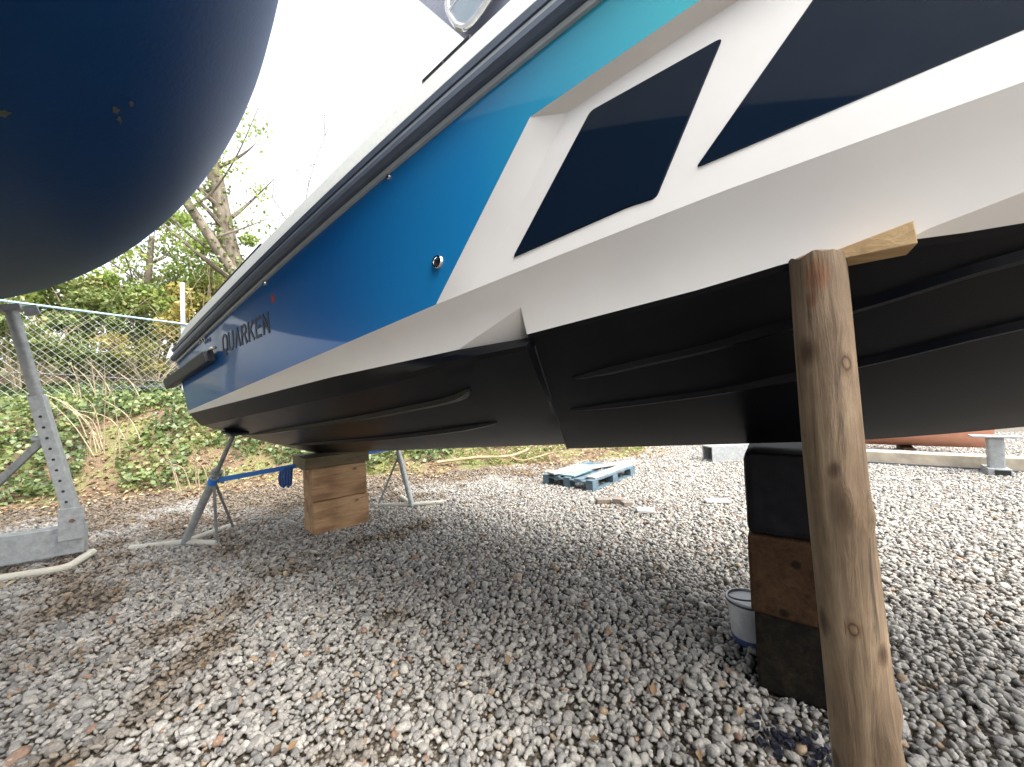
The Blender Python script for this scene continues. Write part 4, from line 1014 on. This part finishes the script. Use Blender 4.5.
tree('slender trunk slanting the other way beneath the leaning tree', gp(-6.6, 10.6, -.2), [W3(-7.0, 10.3, 4.2), W3(-7.5, 10.1, 5.3), W3(-8.2, 9.9, 6.6), W3(-9.0, 9.7, 8.0)], .14, .10, 260, 6, 700, M['spring'], 2)
tree('bare twiggy tree beside the boat gunwale', gp(-5.6, 12.2, -.2), [W3(-5.7, 12.2, 3.5), W3(-5.9, 12.2, 5.2), W3(-6.2, 12.1, 6.2)], .10, .05, 0, 13, 0, M['spring'], 7)
tree('pale green young tree under the curve of the yacht', gp(-10.6, 11.2, -.2), [W3(-10.5, 11.1, 3.5), W3(-10.2, 11.0, 5.2), W3(-10.1, 11.0, 6.2)], .12, .06, 120, 9, 1900, M['spring'], 3)

# dry stalks, branch
def stalks(label, c, n, h, spread):
    e = MB()
    for k in range(n):
        x = c[0] + random.gauss(0, .25); y = c[1] + random.gauss(0, .15); z = float(bank_h(x, y)); a = random.gauss(0, spread)
        pts_ = catmull([(x, y, z - .03), (x + a * .3, y - .08, z + h * .5), (x + a * .8 + random.gauss(0, .05), y - .2, z + h * random.uniform(.6, 1))], 4); e.tube(pts_, [.011 * (1 - .7 * i / len(pts_)) for i in range(len(pts_))], 5)
    tag(e.build('dry_stalks', M['twig'], smooth=True), label, 'dry stalks', 'dry plants on the bank')
stalks('pale dry bramble stalks arching over ivy beside the cradle', (-6.9, 6.6), 15, 1.0, .6)
stalks('short dry stalks standing in ivy left of the stern stand', (-5.0, 6.1), 9, .7, .25)
stalks('dry stems at the foot of the fence mesh', (-8.2, 7.6), 10, .9, .5)
q = MB(); q.tube(catmull([(-1.4, 7.05, .12), (-.7, 7.15, .16), (-.1, 7.25, .15), (.35, 7.5, .26), (.6, 7.7, .38)], 6), [.03] * 8 + [.026] * 9 + [.018] * 8, 7); q.tube(catmull([(-.1, 7.25, .15), (.15, 7.2, .07), (.75, 7.45, .16)], 5), .016, 6); q.tube([(.3, 7.46, .25), (.45, 7.3, .36)], .012, 6)
tag(q.build('fallen_branch', M['log'], smooth=True), 'bare fallen branch on the bank beyond the boat bottom', 'branch')
# knots of the log: dark whorls at fixed points of its surface
pobj = bpy.data.objects['timber_post']; pb = BVHTree.FromPolygons([v.co for v in pobj.data.vertices], [tuple(p.vertices) for p in pobj.data.polygons])
pm = M['post']; pnt = pm.node_tree; pbs = pnt.nodes['Principled BSDF']
ptc = N(pnt, 'ShaderNodeTexCoord'); pmp = N(pnt, 'ShaderNodeMapping'); pmp.inputs['Scale'].default_value = (1, 1, .62); link(pnt, ptc, 'Object', pmp, 'Vector')
pw = N(pnt, 'ShaderNodeTexNoise', i_Scale=38.0, i_Detail=3); link(pnt, pmp, 'Vector', pw, 'Vector')
pv = N(pnt, 'ShaderNodeVectorMath', operation='MULTIPLY_ADD'); link(pnt, pw, 'Color', pv, 0); pv.inputs[1].default_value = (.012, .012, .012); link(pnt, pmp, 'Vector', pv, 2)
for (kx, ky), kr_, stops in (((808, 352), .026, 'd'), ((847, 363), .020, 'r'), ((853, 630), .018, 'r'), ((886, 604), .020, 'd'), ((884, 655), .018, 'd'), ((822, 620), .024, 'd'), ((817, 275), .030, 'o'), ((834, 470), .016, 'd'), ((812, 300), .014, 'o')):
    d = (cam.matrix_world.to_3x3() @ Vector(((kx - 512) / 390, (383.5 - ky) / 390, -1))).normalized()
    hit = pb.ray_cast(Vector((0, 0, CAMZ)), d)[0]
    if hit is None: continue
    dn_ = N(pnt, 'ShaderNodeVectorMath', operation='DISTANCE'); link(pnt, pv, 'Vector', dn_, 0); dn_.inputs[1].default_value = (hit.x + .006, hit.y + .006, hit.z * .62 + .006)
    mr_ = N(pnt, 'ShaderNodeMapRange'); mr_.inputs['From Max'].default_value = kr_; link(pnt, dn_, 'Value', mr_, 'Value')
    rp_ = ramp(pnt, {'d': [(0, (.22, .17, .13)), (.45, (.42, .34, .28)), (1, (1, 1, 1))], 'r': [(0, (1.0, .9, .75)), (.28, (.8, .7, .6)), (.45, (.22, .17, .13)), (.62, (.75, .65, .55)), (1, (1, 1, 1))], 'o': [(0, (.75, .40, .2)), (.5, (.9, .6, .4)), (1, (1, 1, 1))]}[stops]); link(pnt, mr_, 'Result', rp_, 'Fac')
    src = pbs.inputs['Base Color'].links[0].from_socket
    mu_ = N(pnt, 'ShaderNodeMixRGB', blend_type='MULTIPLY', i_Fac=1.0); pnt.links.new(src, mu_.inputs['Color1']); link(pnt, rp_, 'Color', mu_, 'Color2'); pnt.links.new(mu_.outputs['Color'], pbs.inputs['Base Color'])
# scuffs of bare undercoat on the yacht
yh = [c for c in yacht.children if c.name.startswith('hull')][0]
YM = Matrix.Translation((yc.x, yc.y, 0)) @ Matrix.Rotation(yang, 4, 'Z')
bvh = BVHTree.FromPolygons([YM @ v.co for v in yh.data.vertices], [tuple(p.vertices) for p in yh.data.polygons])
for (dx, dy), rs in (((115, 110), (.020, .008)), ((131, 104), (.012, .006)), ((119, 119), (.018, .006)), ((2, 113), (.012, .016))):
    d = (cam.matrix_world.to_3x3() @ Vector(((dx - 512) / 390, (383.5 - dy) / 390, -1))).normalized()
    hit, nrm, _, _ = bvh.ray_cast(Vector((0, 0, CAMZ)), d)
    if hit is None: continue
    if nrm.dot(d) > 0: nrm = -nrm
    a = Vector((0, 0, 1)).cross(nrm).normalized(); b = nrm.cross(a); q = MB(); n = 13
    ring = [hit + nrm * .002 + a * (rs[0] * math.cos(6.283 * k / n) * random.uniform(.5, 1.4)) + b * (rs[1] * math.sin(6.283 * k / n) * random.uniform(.5, 1.4)) for k in range(n)]
    q.add([YM.inverted() @ v for v in ring + [p - nrm * .003 for p in ring]], [tuple(range(n))] + [(k, n + k, n + (k + 1) % n, (k + 1) % n) for k in range(n)])
    q.build('scuff_patch', M['scuff'], yacht)
SC.render.film_transparent = False
